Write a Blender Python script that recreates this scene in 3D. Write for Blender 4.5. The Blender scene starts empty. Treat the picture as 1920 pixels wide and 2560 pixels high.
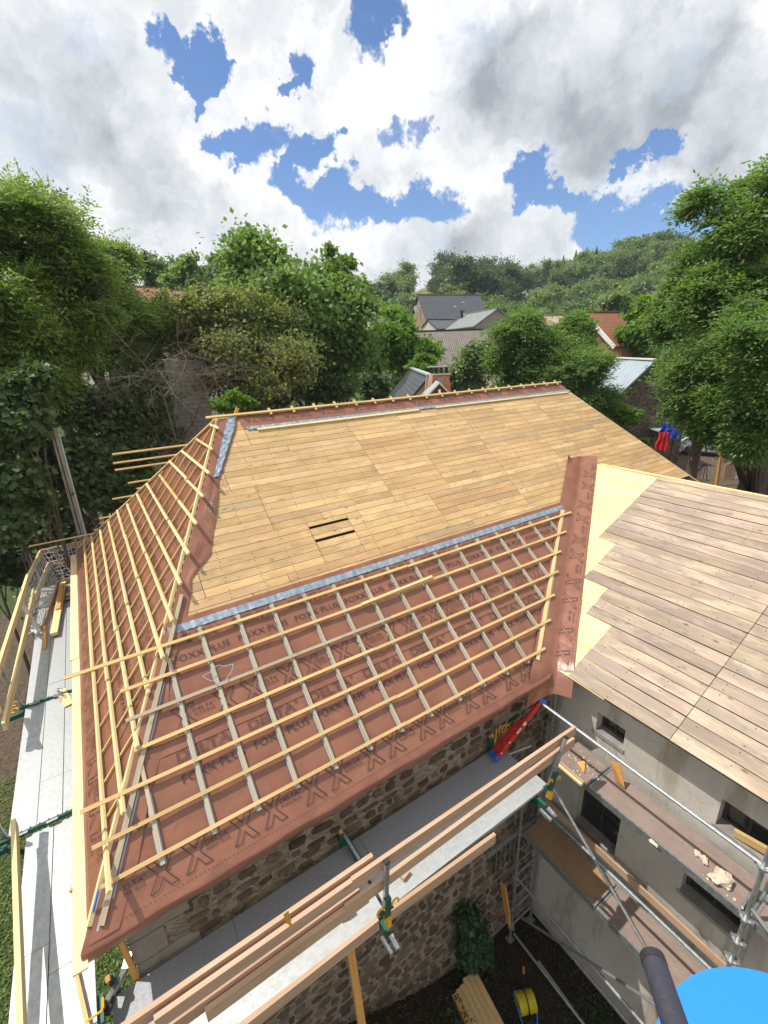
import bpy, bmesh, math, random
import numpy as np
from mathutils import Vector, Matrix
random.seed(7); rng = np.random.default_rng(7)
S = bpy.context.scene
R = math.radians
V = Vector
# ---------------------------------------------------------------- camera
# world: origin at the camera, X along the main ridge, Y away from the front wall, Z up, metres
YAW, PIT, ROL, FPX = 0.564151599, -0.338693177, -0.0355320998, 1144.47293
cf = V((math.sin(YAW)*math.cos(PIT), math.cos(YAW)*math.cos(PIT), math.sin(PIT)))
r0 = V((math.cos(YAW), -math.sin(YAW), 0)); u0 = r0.cross(cf)
cr = r0*math.cos(ROL)+u0*math.sin(ROL); cu = -r0*math.sin(ROL)+u0*math.cos(ROL)
cam = bpy.data.cameras.new('camera'); co = bpy.data.objects.new('camera', cam); S.collection.objects.link(co)
cam.sensor_fit = 'VERTICAL'; cam.sensor_height = 36; cam.lens = FPX/2560*36
cam.clip_start = .05; cam.clip_end = 3000
co.matrix_world = Matrix(((cr.x, cu.x, -cf.x, 0), (cr.y, cu.y, -cf.y, 0), (cr.z, cu.z, -cf.z, 0), (0, 0, 0, 1)))
S.camera = co
S.render.resolution_x = 768; S.render.resolution_y = 1024
S.view_settings.view_transform = 'Standard'; S.view_settings.look = 'None'
S.view_settings.exposure = 0.0; S.view_settings.gamma = 1
# survey helpers: sight line of a photo point (1920x2560) met with a known plane
def ray(x, y): return cf + cr*((x-960)/FPX) - cu*((y-1280)/FPX)
def onZ(p, z): d = ray(*p); return d*(z/d.z)
def onX(p, X): d = ray(*p); return d*(X/d.x)
def onY(p, Y): d = ray(*p); return d*(Y/d.y)
def onP(p, p0, n): d = ray(*p); return d*(p0.dot(n)/d.dot(n))
def atD(p, dist):                       # on the sight line, at horizontal distance
    d = ray(*p); return d*(dist/math.hypot(d.x, d.y))
def D(x, y): return (x*1920/1659, y*1920/1659)
# ---------------------------------------------------------------- light
SUN_EL, SUN_AZ = 62.0, 144.0            # azimuth from +X towards +Y
sd = V((math.cos(R(SUN_EL))*math.cos(R(SUN_AZ)), math.cos(R(SUN_EL))*math.sin(R(SUN_AZ)), math.sin(R(SUN_EL))))
sl_ = bpy.data.lights.new('sun', 'SUN'); sl_.energy = 5.0; sl_.angle = R(.5); sl_.color = (1, .95, .87)
so = bpy.data.objects.new('sun', sl_); S.collection.objects.link(so)
so.rotation_euler = sd.to_track_quat('Z', 'Y').to_euler(); so.location = sd*60
W = bpy.data.worlds.new('World'); S.world = W; W.use_nodes = True
class NT:
    def __init__(s, nt): s.nt = nt; s.n = nt.nodes; s.l = nt.links
    def node(s, t, **k):
        o = s.n.new(t)
        for a, b in k.items(): setattr(o, a, b)
        return o
    def inp(s, sock, v):
        if v is None: return
        if isinstance(v, bpy.types.NodeSocket): s.l.new(v, sock)
        else: sock.default_value = v
    def math(s, op, a, b=None, c=None, clamp=False):
        o = s.node('ShaderNodeMath', operation=op, use_clamp=clamp)
        s.inp(o.inputs[0], a); s.inp(o.inputs[1], b); s.inp(o.inputs[2], c); return o.outputs[0]
    def vm(s, op, a, b=None, sc=None):
        o = s.node('ShaderNodeVectorMath', operation=op); s.inp(o.inputs[0], a); s.inp(o.inputs[1], b)
        if sc is not None: s.inp(o.inputs['Scale'], sc)
        return o.outputs['Value'] if op in ('DOT_PRODUCT', 'LENGTH') else o.outputs[0]
    def mr(s, v, a, b, c=0., d=1., smooth=True):
        o = s.node('ShaderNodeMapRange'); o.interpolation_type = 'SMOOTHSTEP' if smooth else 'LINEAR'; o.clamp = True
        s.inp(o.inputs[0], v)
        for i, q in enumerate((a, b, c, d)): s.inp(o.inputs[1+i], q)
        return o.outputs[0]
    def mix(s, f, a, b, mode='MIX'):
        o = s.node('ShaderNodeMix', data_type='RGBA', blend_type=mode)
        s.inp(o.inputs[0], f)
        for i, q in ((6, a), (7, b)):
            if isinstance(q, (tuple, list)): q = tuple(q)+(1,)*(4-len(q))
            s.inp(o.inputs[i], q)
        return o.outputs[2]
    def noise(s, v, scale, det=4, rough=.5, dist=0., col=False):
        o = s.node('ShaderNodeTexNoise'); s.inp(o.inputs['Vector'], v)
        for k, q in (('Scale', scale), ('Detail', det), ('Roughness', rough), ('Distortion', dist)): o.inputs[k].default_value = q
        return o.outputs['Color' if col else 'Fac']
    def mapping(s, v, sc=(1, 1, 1), loc=(0, 0, 0), rot=(0, 0, 0)):
        o = s.node('ShaderNodeMapping'); s.inp(o.inputs['Vector'], v)
        o.inputs['Scale'].default_value = sc; o.inputs['Location'].default_value = loc; o.inputs['Rotation'].default_value = rot
        return o.outputs[0]
    def ramp(s, f, stops):
        o = s.node('ShaderNodeValToRGB'); s.inp(o.inputs[0], f); e = o.color_ramp.elements
        while len(e) < len(stops): e.new(.5)
        for i, (p, c) in enumerate(stops): e[i].position = p; e[i].color = tuple(c)+(1,)
        return o.outputs[0]
def build_sky():
    t = NT(W.node_tree); t.n.clear()
    out = t.node('ShaderNodeOutputWorld'); bg = t.node('ShaderNodeBackground'); bg.inputs[1].default_value = .1
    t.l.new(bg.outputs[0], out.inputs[0])
    sky = t.node('ShaderNodeTexSky', sky_type='NISHITA'); sky.sun_disc = False
    sky.sun_elevation = R(SUN_EL); sky.sun_rotation = math.atan2(sd.x, sd.y); sky.altitude = 600; sky.air_density = 1.0; sky.dust_density = .6; sky.ozone_density = 2.0
    g = t.node('ShaderNodeTexCoord').outputs['Generated']
    n1 = t.noise(g, 3.2, 6, .62, 0, True); n2 = t.noise(g, 14, 5, .6, 0, True)
    w1 = t.vm('SCALE', t.vm('SUBTRACT', n1, (.5, .5, .5)), sc=.26); w2 = t.vm('SCALE', t.vm('SUBTRACT', n2, (.5, .5, .5)), sc=.12)
    n3 = t.noise(g, 48, 4, .65, 0, True); w3 = t.vm('SCALE', t.vm('SUBTRACT', n3, (.5, .5, .5)), sc=.035)
    d = t.vm('NORMALIZE', t.vm('ADD', t.vm('ADD', g, w3), t.vm('ADD', w1, w2)))
    def blobs(lst, base, k_=1.):
        acc = base
        for (x, y, rad, amp) in lst:
            b = ray(*D(x, y)).normalized(); e = ray(*D(x+rad*k_, y)).normalized(); ang = b.angle(e)
            c = t.vm('DOT_PRODUCT', d, tuple(b))
            acc = t.math('ADD', acc, t.mr(c, math.cos(ang*1.35), math.cos(ang*.45), 0., amp))
        return acc
    # open blue gaps between the clouds, as directions
    holes = [(345, 55, 40, 1), (395, 85, 44, 1), (425, 45, 36, 1), (365, 130, 30, 1), (610, 110, 28, .8), (600, 165, 20, .8), (790, 25, 55, 1), (835, 15, 45, 1),
             (440, 275, 42, 1), (500, 295, 42, 1), (560, 310, 45, .9), (530, 345, 28, 1), (640, 310, 42, 1), (700, 290, 36, 1), (650, 395, 46, 1), (715, 415, 48, 1), (640, 345, 30, 1),
             (760, 470, 55, 1), (820, 480, 45, .9), (890, 455, 45, .9), (950, 440, 40, .8), (830, 270, 26, .6), (885, 268, 26, .6), (740, 390, 40, .8),
             (1130, 415, 45, 1), (1180, 405, 45, 1), (1240, 420, 45, 1), (1290, 465, 60, 1), (1370, 465, 60, 1), (1440, 480, 65, 1), (1330, 500, 55, 1), (1500, 460, 55, 1), (1410, 520, 40, 1),
             (1350, 300, 30, .9), (1385, 280, 28, .9), (1325, 350, 26, .8), (1480, 440, 50, 1), (1560, 440, 40, .6)]
    hole = blobs(holes, 0., .86)
    fine = t.noise(g, 7, 8, .66)
    dens = t.math('SUBTRACT', t.math('ADD', .66, t.math('MULTIPLY', t.math('SUBTRACT', fine, .5), 1.9)), hole)
    alpha = t.mr(dens, -.16, .66)
    # grey undersides
    greys = [(1250, 80, 170, .5), (1420, 60, 180, .55), (1150, 170, 140, .5), (1300, 200, 150, .5), (1500, 150, 180, .45), (1100, 270, 120, .3), (1250, 330, 120, .35), (1560, 300, 150, .4), (1480, 380, 90, .3),
             (390, 460, 100, .6), (300, 470, 80, .45), (480, 480, 70, .4), (130, 130, 110, .3), (60, 270, 100, .3), (200, 290, 90, .3), (300, 370, 80, .3), (900, 560, 90, .35), (1050, 540, 90, .4), (960, 585, 80, .3), (1180, 520, 60, .3), (50, 60, 120, .2), (1000, 100, 120, .15)]
    grey = blobs(greys, 0.)
    # relief: cloud noise compared with itself a little nearer the sun
    gs = t.vm('ADD', g, tuple(sd*.06))
    a = t.noise(t.vm('ADD', g, w2), 3.0, 6, .52); b = t.noise(t.vm('ADD', gs, w2), 3.0, 6, .52)
    rel = t.math('MULTIPLY', t.math('SUBTRACT', a, b), 2.2)
    med = t.noise(g, 2.3, 3, .5)
    gm = t.math('MULTIPLY', t.math('MINIMUM', grey, .95), t.mr(t.noise(g, 5.5, 5, .6), .28, .72, .45, 1.25, False))
    shade = t.math('ADD', t.math('SUBTRACT', t.math('SUBTRACT', 1.0, t.math('MULTIPLY', gm, .46)), t.math('MULTIPLY', t.math('SUBTRACT', med, .5), .45)), rel)
    shade = t.math('ADD', shade, t.mr(dens, .1, .5, .10, -.02))
    shade = t.math('MAXIMUM', t.math('MINIMUM', shade, 1.04), .34)
    cl = t.ramp(shade, [(0., (2.2, 2.5, 2.9)), (.4, (4.2, 4.5, 4.9)), (.72, (7.2, 7.6, 7.9)), (.93, (9.3, 9.5, 9.7)), (1., (10.4, 10.5, 10.6))])
    blue = t.mix(1., sky.outputs[0], (.98, 1.22, 1.52), 'MULTIPLY')
    t.l.new(t.mix(alpha, blue, cl), bg.inputs[0])
build_sky()
# ---------------------------------------------------------------- materials
MATS = {}
def newmat(name):
    m = bpy.data.materials.new(name); m.use_nodes = True; MATS[name] = m
    t = NT(m.node_tree); b = t.n['Principled BSDF']
    return m, t, b
def setb(t, b, **k):
    for a, v in k.items():
        a = {'base': 'Base Color', 'rough': 'Roughness', 'metal': 'Metallic', 'spec': 'Specular IOR Level', 'nrm': 'Normal', 'coat': 'Coat Weight', 'sheen': 'Sheen Weight'}[a]
        if isinstance(v, tuple) and len(v) == 3: v = v+(1,)
        t.inp(b.inputs[a], v)
def bump(t, h, st, dist=.01, n=None):
    o = t.node('ShaderNodeBump'); o.inputs['Strength'].default_value = st; o.inputs['Distance'].default_value = dist
    t.inp(o.inputs['Height'], h); t.inp(o.inputs['Normal'], n); return o.outputs[0]
def colattr(t):
    o = t.node('ShaderNodeVertexColor'); o.layer_name = 'Col'; return o.outputs[0]
def uv(t): return t.node('ShaderNodeTexCoord').outputs['UV']
def obj_(t): return t.node('ShaderNodeTexCoord').outputs['Object']
def geo_pos(t): return t.node('ShaderNodeNewGeometry').outputs['Position']
def wood(name, c1, c2, knotc, grain=1., knots=.5, weather=None, rough=.62, var=.28):
    m, t, b = newmat(name); u = uv(t)
    st = t.mapping(u, (1.1, 22, 1)); g1 = t.noise(st, 1.6, 6, .65, .4)
    g2 = t.noise(t.mapping(u, (.5, 3.2, 1)), 1.3, 3, .5, .8)
    base = t.mix(t.mr(g1, .3, .72), c1, c2)
    base = t.mix(t.mr(g2, .35, .75, 0, .45*grain), base, tuple(q*.72 for q in c2))
    vo = t.node('ShaderNodeTexVoronoi'); t.inp(vo.inputs['Vector'], t.mapping(u, (2.3, 5.2, 1))); vo.inputs['Scale'].default_value = 1.0; vo.inputs['Randomness'].default_value = 1
    k = t.mr(vo.outputs['Distance'], .03, .15, knots, 0)
    base = t.mix(k, base, knotc)
    if weather:
        w = t.noise(t.mapping(u, (.55, 1.6, 1), (3.3, 1.7, 0)), 1.5, 6, .68, .6); base = t.mix(t.mr(w, .42, .60, 0, .85), base, weather)
        w3 = t.noise(t.mapping(u, (3.2, 9, 1)), 1.1, 4, .7); base = t.mix(t.mr(w3, .56, .72, 0, .55), base, tuple(q*.45 for q in weather))
    base = t.mix(1., base, t.mix(var*2.2, (1, 1, 1), colattr(t)), 'MULTIPLY')
    setb(t, b, base=base, rough=rough, spec=.25, nrm=bump(t, g1, .25, .004)); return m
wood('sheathing_wood', (.62, .44, .235), (.53, .355, .172), (.26, .13, .05), knots=.85, weather=(.43, .29, .15))
wood('fresh_wood', (.85, .69, .38), (.79, .60, .29), (.66, .40, .16), knots=.45, rough=.55)
wood('eave_wood', (.85, .64, .42), (.80, .58, .35), (.4, .2, .08), knots=.3)
wood('batten_wood', (.68, .50, .24), (.58, .39, .16), (.32, .17, .06), knots=.35)
wood('pale_batten_wood', (.78, .64, .36), (.70, .54, .26), (.42, .25, .10), knots=.3)
wood('grey_batten_wood', (.50, .43, .30), (.40, .33, .22), (.16, .11, .07), knots=.4)
wood('rail_wood', (.56, .395, .275), (.47, .30, .20), (.36, .2, .11), knots=.4)
wood('old_wood', (.58, .465, .35), (.40, .31, .225), (.10, .065, .045), knots=.95, weather=(.29, .235, .19), grain=2.0, var=.4)
wood('orange_wood', (.75, .40, .13), (.62, .30, .08), (.28, .12, .04), knots=.4)
wood('dark_wood', (.07, .05, .035), (.045, .032, .024), (.02, .015, .01), knots=.3)
def plain(name, c, rough=.5, metal=0., spec=.5, nz=.0, nscale=30, c2=None, bmp=0., bscale=60, coat=0.):
    m, t, b = newmat(name)
    base = tuple(c)
    if nz or c2:
        n = t.noise(obj_(t), nscale, 5, .62)
        base = t.mix(t.mr(n, .3, .7), c, c2 or tuple(q*(1-nz) for q in c))
    setb(t, b, base=base, rough=rough, metal=metal, spec=spec, coat=coat)
    if bmp: setb(t, b, nrm=bump(t, t.noise(obj_(t), bscale, 4, .6), bmp, .01))
    return m
def membrane():
    m, t, b = newmat('roof_membrane'); p = geo_pos(t)
    n = t.noise(p, 3.0, 4, .55, .6); n2 = t.noise(t.mapping(p, (1, 1, 1)), 1.1, 3, .5, 1.2)
    base = t.mix(t.mr(n, .3, .72), (.242, .098, .056), (.192, .076, .044))
    sp = t.noise(p, 190, 2, .5); base = t.mix(t.mr(sp, .68, .78, 0, .5), base, (.33, .18, .14))
    h = t.math('ADD', t.math('MULTIPLY', n2, 1.), t.math('MULTIPLY', n, .35))
    setb(t, b, base=base, rough=.36, spec=.5, nrm=bump(t, h, .5, .06)); return m
membrane()
plain('print_ink', (.045, .022, .022), .6)
plain('tape_foil', (.155, .225, .30), .45, .2, nz=.5, nscale=14, c2=(.30, .36, .41), bmp=.5, bscale=30)
plain('lead_foil', (.15, .21, .28), .42, .25, nz=.5, nscale=16, c2=(.30, .37, .43), bmp=.9, bscale=30)
plain('seal_tape', (.30, .40, .52), .6)
plain('blue_plastic', (.02, .14, .62), .4)
plain('nail_iron', (.05, .035, .02), .6, .3)
plain('void_dark', (.03, .022, .016), .9)  # near-black painting the unlit depth of openings and roof space
plain('galvanised_steel', (.50, .52, .53), .42, .75, nz=.35, nscale=18)
plain('tube_steel', (.46, .48, .48), .42, .7, nz=.3, nscale=12)
plain('green_paint', (.012, .10, .065), .42, nz=.3)
plain('yellow_paint', (.85, .42, .02), .4, nz=.2)
plain('red_fibreglass', (.62, .022, .012), .35, nz=.25, nscale=9, coat=.3)
plain('ladder_blue', (.03, .13, .50), .45)
plain('white_plastic', (.72, .72, .70), .5)
plain('net_rope', (.55, .53, .50), .8)
plain('pole_concrete', (.42, .40, .36), .85, nz=.3, nscale=4)
plain('concrete', (.30, .28, .25), .85, nz=.35, nscale=5, bmp=.3)
plain('sticker_white', (.8, .78, .74), .5)
plain('black_rubber', (.025, .025, .035), .55, nz=.3)
plain('dark_iron', (.04, .04, .045), .5, .4)
plain('window_glass', (.02, .025, .03), .12, spec=.6)
plain('white_paint', (.75, .74, .70), .5)
plain('yellow_cable', (.60, .50, .02), .45)
plain('red_cloth', (.62, .02, .02), .8)
plain('blue_cloth', (.015, .06, .48), .8)
plain('metal_sheet_white', (.50, .55, .58), .45, .3, nz=.15, nscale=3)
plain('terracotta', (.34, .15, .095), .8, nz=.4, nscale=6)
plain('orange_brick', (.50, .20, .10), .85, nz=.4, nscale=8)
plain('limestone', (.60, .52, .40), .9, nz=.25, nscale=7, bmp=.4, bscale=25)
plain('stone_rubble', (.66, .55, .42), .9, nz=.35, nscale=16, bmp=.8, bscale=24)
def deck_mat(name, c, c2, metal, rough, sc):
    m, t, b = newmat(name); u = uv(t)
    n = t.noise(t.mapping(u, (1, 1.6, 1)), sc, 7, .72); n2 = t.noise(u, 2.2, 4, .6)
    base = t.mix(t.mr(n, .35, .65), c, c2); base = t.mix(t.mr(n2, .5, .8, 0, .35), base, tuple(q*.7 for q in c2)); n3_ = t.noise(t.mapping(u, (1, 1, 1), (5, 3, 0)), 6.5, 6, .75); base = t.mix(t.mr(n3_, .60, .70, 0, .6), base, (.36, .31, .25))
    setb(t, b, base=base, rough=t.mr(n, .3, .7, rough-.1, rough+.12), metal=metal, nrm=bump(t, n, .25, .004)); return m
deck_mat('galvanised_deck', (.52, .54, .54), (.40, .42, .42), .45, .5, 9)
deck_mat('shaded_deck', (.33, .34, .36), (.27, .28, .30), .3, .55, 30)  # darker, bluer deck steel: the eave shadow is put into its colour
def ply_deck(name, a, b_, spot):
    m, t, b = newmat(name); u = uv(t)
    n = t.noise(t.mapping(u, (1, 2, 1)), 3, 6, .7); s = t.noise(u, 34, 5, .75)
    base = t.mix(t.mr(n, .3, .7), a, b_); base = t.mix(t.mr(s, .58, .70, 0, .75), base, spot)
    setb(t, b, base=base, rough=.75, nrm=bump(t, s, .4, .006)); return m
ply_deck('dusty_ply', (.27, .20, .17), (.21, .155, .13), (.42, .34, .27))
ply_deck('chipboard', (.34, .22, .12), (.27, .165, .085), (.50, .34, .18))
def rubble_wall(name, mortar, s1, s2, scale, dark=1.):
    m, t, b = newmat(name); p = geo_pos(t)
    wv = t.vm('ADD', p, t.vm('SCALE', t.vm('SUBTRACT', t.noise(p, 1.9, 4, .6, 0, True), (.5, .5, .5)), sc=.42))
    wv = t.vm('ADD', wv, t.vm('SCALE', t.vm('SUBTRACT', t.noise(p, 9, 3, .6, 0, True), (.5, .5, .5)), sc=.10))
    q = t.mapping(wv, (1, 1, 2.0))
    v = t.node('ShaderNodeTexVoronoi'); v.feature = 'DISTANCE_TO_EDGE'; t.inp(v.inputs['Vector'], q); v.inputs['Scale'].default_value = scale
    c = t.node('ShaderNodeTexVoronoi'); t.inp(c.inputs['Vector'], q); c.inputs['Scale'].default_value = scale
    big = t.noise(p, 1.4, 3, .5)
    thr = t.mr(big, .3, .7, .05, .20)
    e = t.math('SUBTRACT', v.outputs['Distance'], t.math('MULTIPLY', thr, 1.))
    k = t.mr(e, -.02, .05)
    sp = t.node('ShaderNodeSeparateColor'); t.inp(sp.inputs[0], c.outputs['Color'])
    n = t.noise(p, 22, 5, .65)
    st = t.mix(sp.outputs[0], s1, s2); st = t.mix(t.mr(n, .35, .7, 0, .6), st, tuple(x*.5 for x in s1))
    mo = t.mix(t.mr(n, .3, .7), mortar, tuple(x*.72 for x in mortar))
    base = t.mix(k, mo, st)
    h = t.math('ADD', t.math('MULTIPLY', k, .7), t.math('MULTIPLY', n, .35))
    setb(t, b, base=base, rough=.92, spec=.15, nrm=bump(t, h, .8, .05)); return m
rubble_wall('rubble_stone', (.36, .29, .22), (.28, .225, .17), (.27, .21, .15), 3.7)
def field_stone():
    m, t, b = newmat('field_stone'); p = geo_pos(t); n = t.noise(p, 14, 6, .68); n2 = t.noise(p, 3.1, 3, .5)
    base = t.mix(t.mr(n, .3, .7), (.185, .142, .104), (.105, .080, .058)); base = t.mix(t.mr(n2, .5, .7, 0, .5), base, (.22, .17, .12))
    base = t.mix(1., base, colattr(t), 'MULTIPLY'); setb(t, b, base=base, rough=.92, spec=.15, nrm=bump(t, n, .8, .03))
field_stone()
rubble_wall('limestone_wall', (.42, .32, .25), (.30, .22, .17), (.40, .30, .22), 2.)
rubble_wall('dark_rubble', (.20, .165, .125), (.085, .07, .055), (.15, .12, .09), 3.2)
def render_wall(name, a, b_, low):
    m, t, b = newmat(name); p = geo_pos(t)
    n = t.noise(p, 1.1, 6, .62); f = t.noise(p, 45, 4, .6); st = t.noise(t.mapping(p, (2.5, 2.5, .5)), 1.2, 5, .6)
    base = t.mix(t.mr(n, .3, .7), a, b_); base = t.mix(t.mr(f, .5, .75, 0, .25), base, tuple(x*.7 for x in b_))
    base = t.mix(t.mr(st, .50, .68, 0, .75), base, low); cr_k = t.node('ShaderNodeTexVoronoi'); cr_k.feature = 'DISTANCE_TO_EDGE'; t.inp(cr_k.inputs['Vector'], t.vm('ADD', p, t.vm('SCALE', t.noise(p, 3, 4, .6, 0, True), sc=.5))); cr_k.inputs['Scale'].default_value = .9; base = t.mix(t.mr(cr_k.outputs['Distance'], 0, .006, .45, 0), base, tuple(x*.45 for x in low))
    setb(t, b, base=base, rough=.93, spec=.12, nrm=bump(t, f, .35, .008)); return m
render_wall('lime_render', (.54, .51, .455), (.44, .41, .355), (.30, .255, .20))
render_wall('pale_render', (.62, .56, .45), (.52, .46, .36), (.38, .33, .26))
render_wall('grey_render', (.33, .30, .25), (.26, .235, .195), (.18, .15, .12))
def rowed(name, c1, c2, rowh, colw, rough=.6, dark=.35, spec=.3, metal=0.):
    m, t, b = newmat(name); u = uv(t)
    br = t.node('ShaderNodeTexBrick'); t.inp(br.inputs['Vector'], u)
    br.inputs['Color1'].default_value = tuple(c1)+(1,); br.inputs['Color2'].default_value = tuple(c2)+(1,); br.inputs['Mortar'].default_value = tuple(x*dark for x in c1)+(1,)
    br.inputs['Scale'].default_value = 1; br.inputs['Mortar Size'].default_value = rowh*.09; br.inputs['Brick Width'].default_value = colw; br.inputs['Row Height'].default_value = rowh
    n = t.noise(u, 3.0, 5, .65)
    setb(t, b, base=t.mix(t.mr(n, .35, .75, 0, .5), br.outputs[0], tuple(x*.6 for x in c2)), rough=rough, spec=spec, metal=metal, nrm=bump(t, br.outputs[1], -.5, .02)); return m
rowed('slate', (.085, .092, .105), (.13, .14, .155), .22, .24, .45)
rowed('red_tiles', (.30, .115, .065), (.36, .15, .085), .36, .22, .8, .45)
rowed('cinder_block', (.30, .29, .27), (.34, .33, .31), .2, .5, .9, .6)
rowed('green_slate', (.20, .23, .215), (.23, .26, .24), .30, .5, .6, .7)
def corrugated(name, c1, c2, freq=7.):
    m, t, b = newmat(name); u = uv(t); n = t.noise(u, 1.2, 6, .65)
    w = t.node('ShaderNodeTexWave'); w.bands_direction = 'X'; t.inp(w.inputs['Vector'], u); w.inputs['Scale'].default_value = freq/3.1416/2*.8
    base = t.mix(t.mr(n, .35, .7), c1, c2); base = t.mix(t.mr(w.outputs['Fac'], 0, .35, .45, 0), base, tuple(x*.45 for x in c2))
    setb(t, b, base=base, rough=.75, nrm=bump(t, w.outputs['Fac'], .8, .05)); return m
corrugated('fibre_cement', (.22, .19, .165), (.155, .13, .11), 12)
corrugated('rusty_sheet', (.45, .36, .28), (.36, .20, .12), 10)
corrugated('bright_sheet', (.36, .43, .48), (.30, .36, .41), 6)
def ground_mat():
    m, t, b = newmat('ground_cover'); p = geo_pos(t)
    n = t.noise(p, .55, 6, .62); f = t.noise(p, 11, 5, .7); ff = t.noise(t.mapping(p, (1, 1, .2)), 60, 3, .7)
    gr = t.mix(t.mr(f, .3, .7), (.045, .075, .022), (.095, .120, .042)); gr = t.mix(t.mr(ff, .4, .7, 0, .5), gr, (.02, .05, .01))
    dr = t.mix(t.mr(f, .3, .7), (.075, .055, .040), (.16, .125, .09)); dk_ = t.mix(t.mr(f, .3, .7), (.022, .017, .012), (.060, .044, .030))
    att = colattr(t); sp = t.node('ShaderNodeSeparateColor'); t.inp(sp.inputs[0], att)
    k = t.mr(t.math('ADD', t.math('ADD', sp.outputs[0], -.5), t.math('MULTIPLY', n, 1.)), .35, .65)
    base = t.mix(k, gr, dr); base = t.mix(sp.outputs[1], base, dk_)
    hi = t.mix(t.mr(t.noise(p, .05, 4, .6), .4, .6), (.10, .13, .035), (.21, .19, .07)); base = t.mix(sp.outputs[2], base, hi)
    setb(t, b, base=base, rough=.95, spec=.1, nrm=bump(t, t.math('ADD', f, ff), .6, .06)); return m
ground_mat()
plain('asphalt', (.075, .072, .072), .9, nz=.3, nscale=30, bmp=.3)
def leafmat(name, a, b_, c, tr=.42, rough=.5):
    m, t, b = newmat(name); at = colattr(t); sp = t.node('ShaderNodeSeparateColor'); t.inp(sp.inputs[0], at)
    base = t.mix(sp.outputs[0], a, b_); base = t.mix(t.mr(sp.outputs[1], .80, 1., 0, .8, False), base, c)
    setb(t, b, base=base, rough=rough, spec=.35)
    tl = t.node('ShaderNodeBsdfTranslucent'); t.inp(tl.inputs[0], t.mix(1., base, (1.25, 1.35, .7), 'MULTIPLY'))
    mx = t.node('ShaderNodeMixShader'); mx.inputs[0].default_value = tr+.06
    t.l.new(b.outputs[0], mx.inputs[1]); t.l.new(tl.outputs[0], mx.inputs[2]); t.l.new(mx.outputs[0], t.n['Material Output'].inputs[0]); return m
leafmat('ash_leaf', (0.136, 0.214, 0.062), (0.273, 0.372, 0.100), (0.418, 0.448, 0.128))
leafmat('maple_leaf', (0.107, 0.193, 0.052), (0.216, 0.329, 0.086), (0.329, 0.432, 0.103))
leafmat('hazel_leaf', (0.153, 0.188, 0.066), (0.276, 0.298, 0.102), (0.378, 0.392, 0.145))
leafmat('pale_ash_leaf', (.100, .185, .052), (.195, .310, .085), (.29, .37, .10))
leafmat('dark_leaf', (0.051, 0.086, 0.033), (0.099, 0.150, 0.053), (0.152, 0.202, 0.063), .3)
leafmat('bright_leaf', (0.105, 0.209, 0.022), (0.165, 0.297, 0.033), (0.242, 0.352, 0.044), .5)
leafmat('grey_leaf', (0.147, 0.220, 0.084), (0.220, 0.292, 0.115), (0.314, 0.376, 0.147), .3)
leafmat('needle_leaf', (0.025, 0.059, 0.022), (0.049, 0.091, 0.034), (0.084, 0.126, 0.042), .15)
leafmat('forest_leaf', (0.098, 0.165, 0.060), (0.196, 0.271, 0.098), (0.283, 0.355, 0.112), .3)
leafmat('forest_pale_leaf', (0.140, 0.212, 0.068), (0.248, 0.323, 0.113), (0.314, 0.380, 0.132), .35)
plain('bark', (.13, .10, .075), .95, nz=.5, nscale=9, bmp=.8, bscale=14)
plain('dead_wood', (.24, .20, .17), .95, nz=.4, nscale=12)
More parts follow.
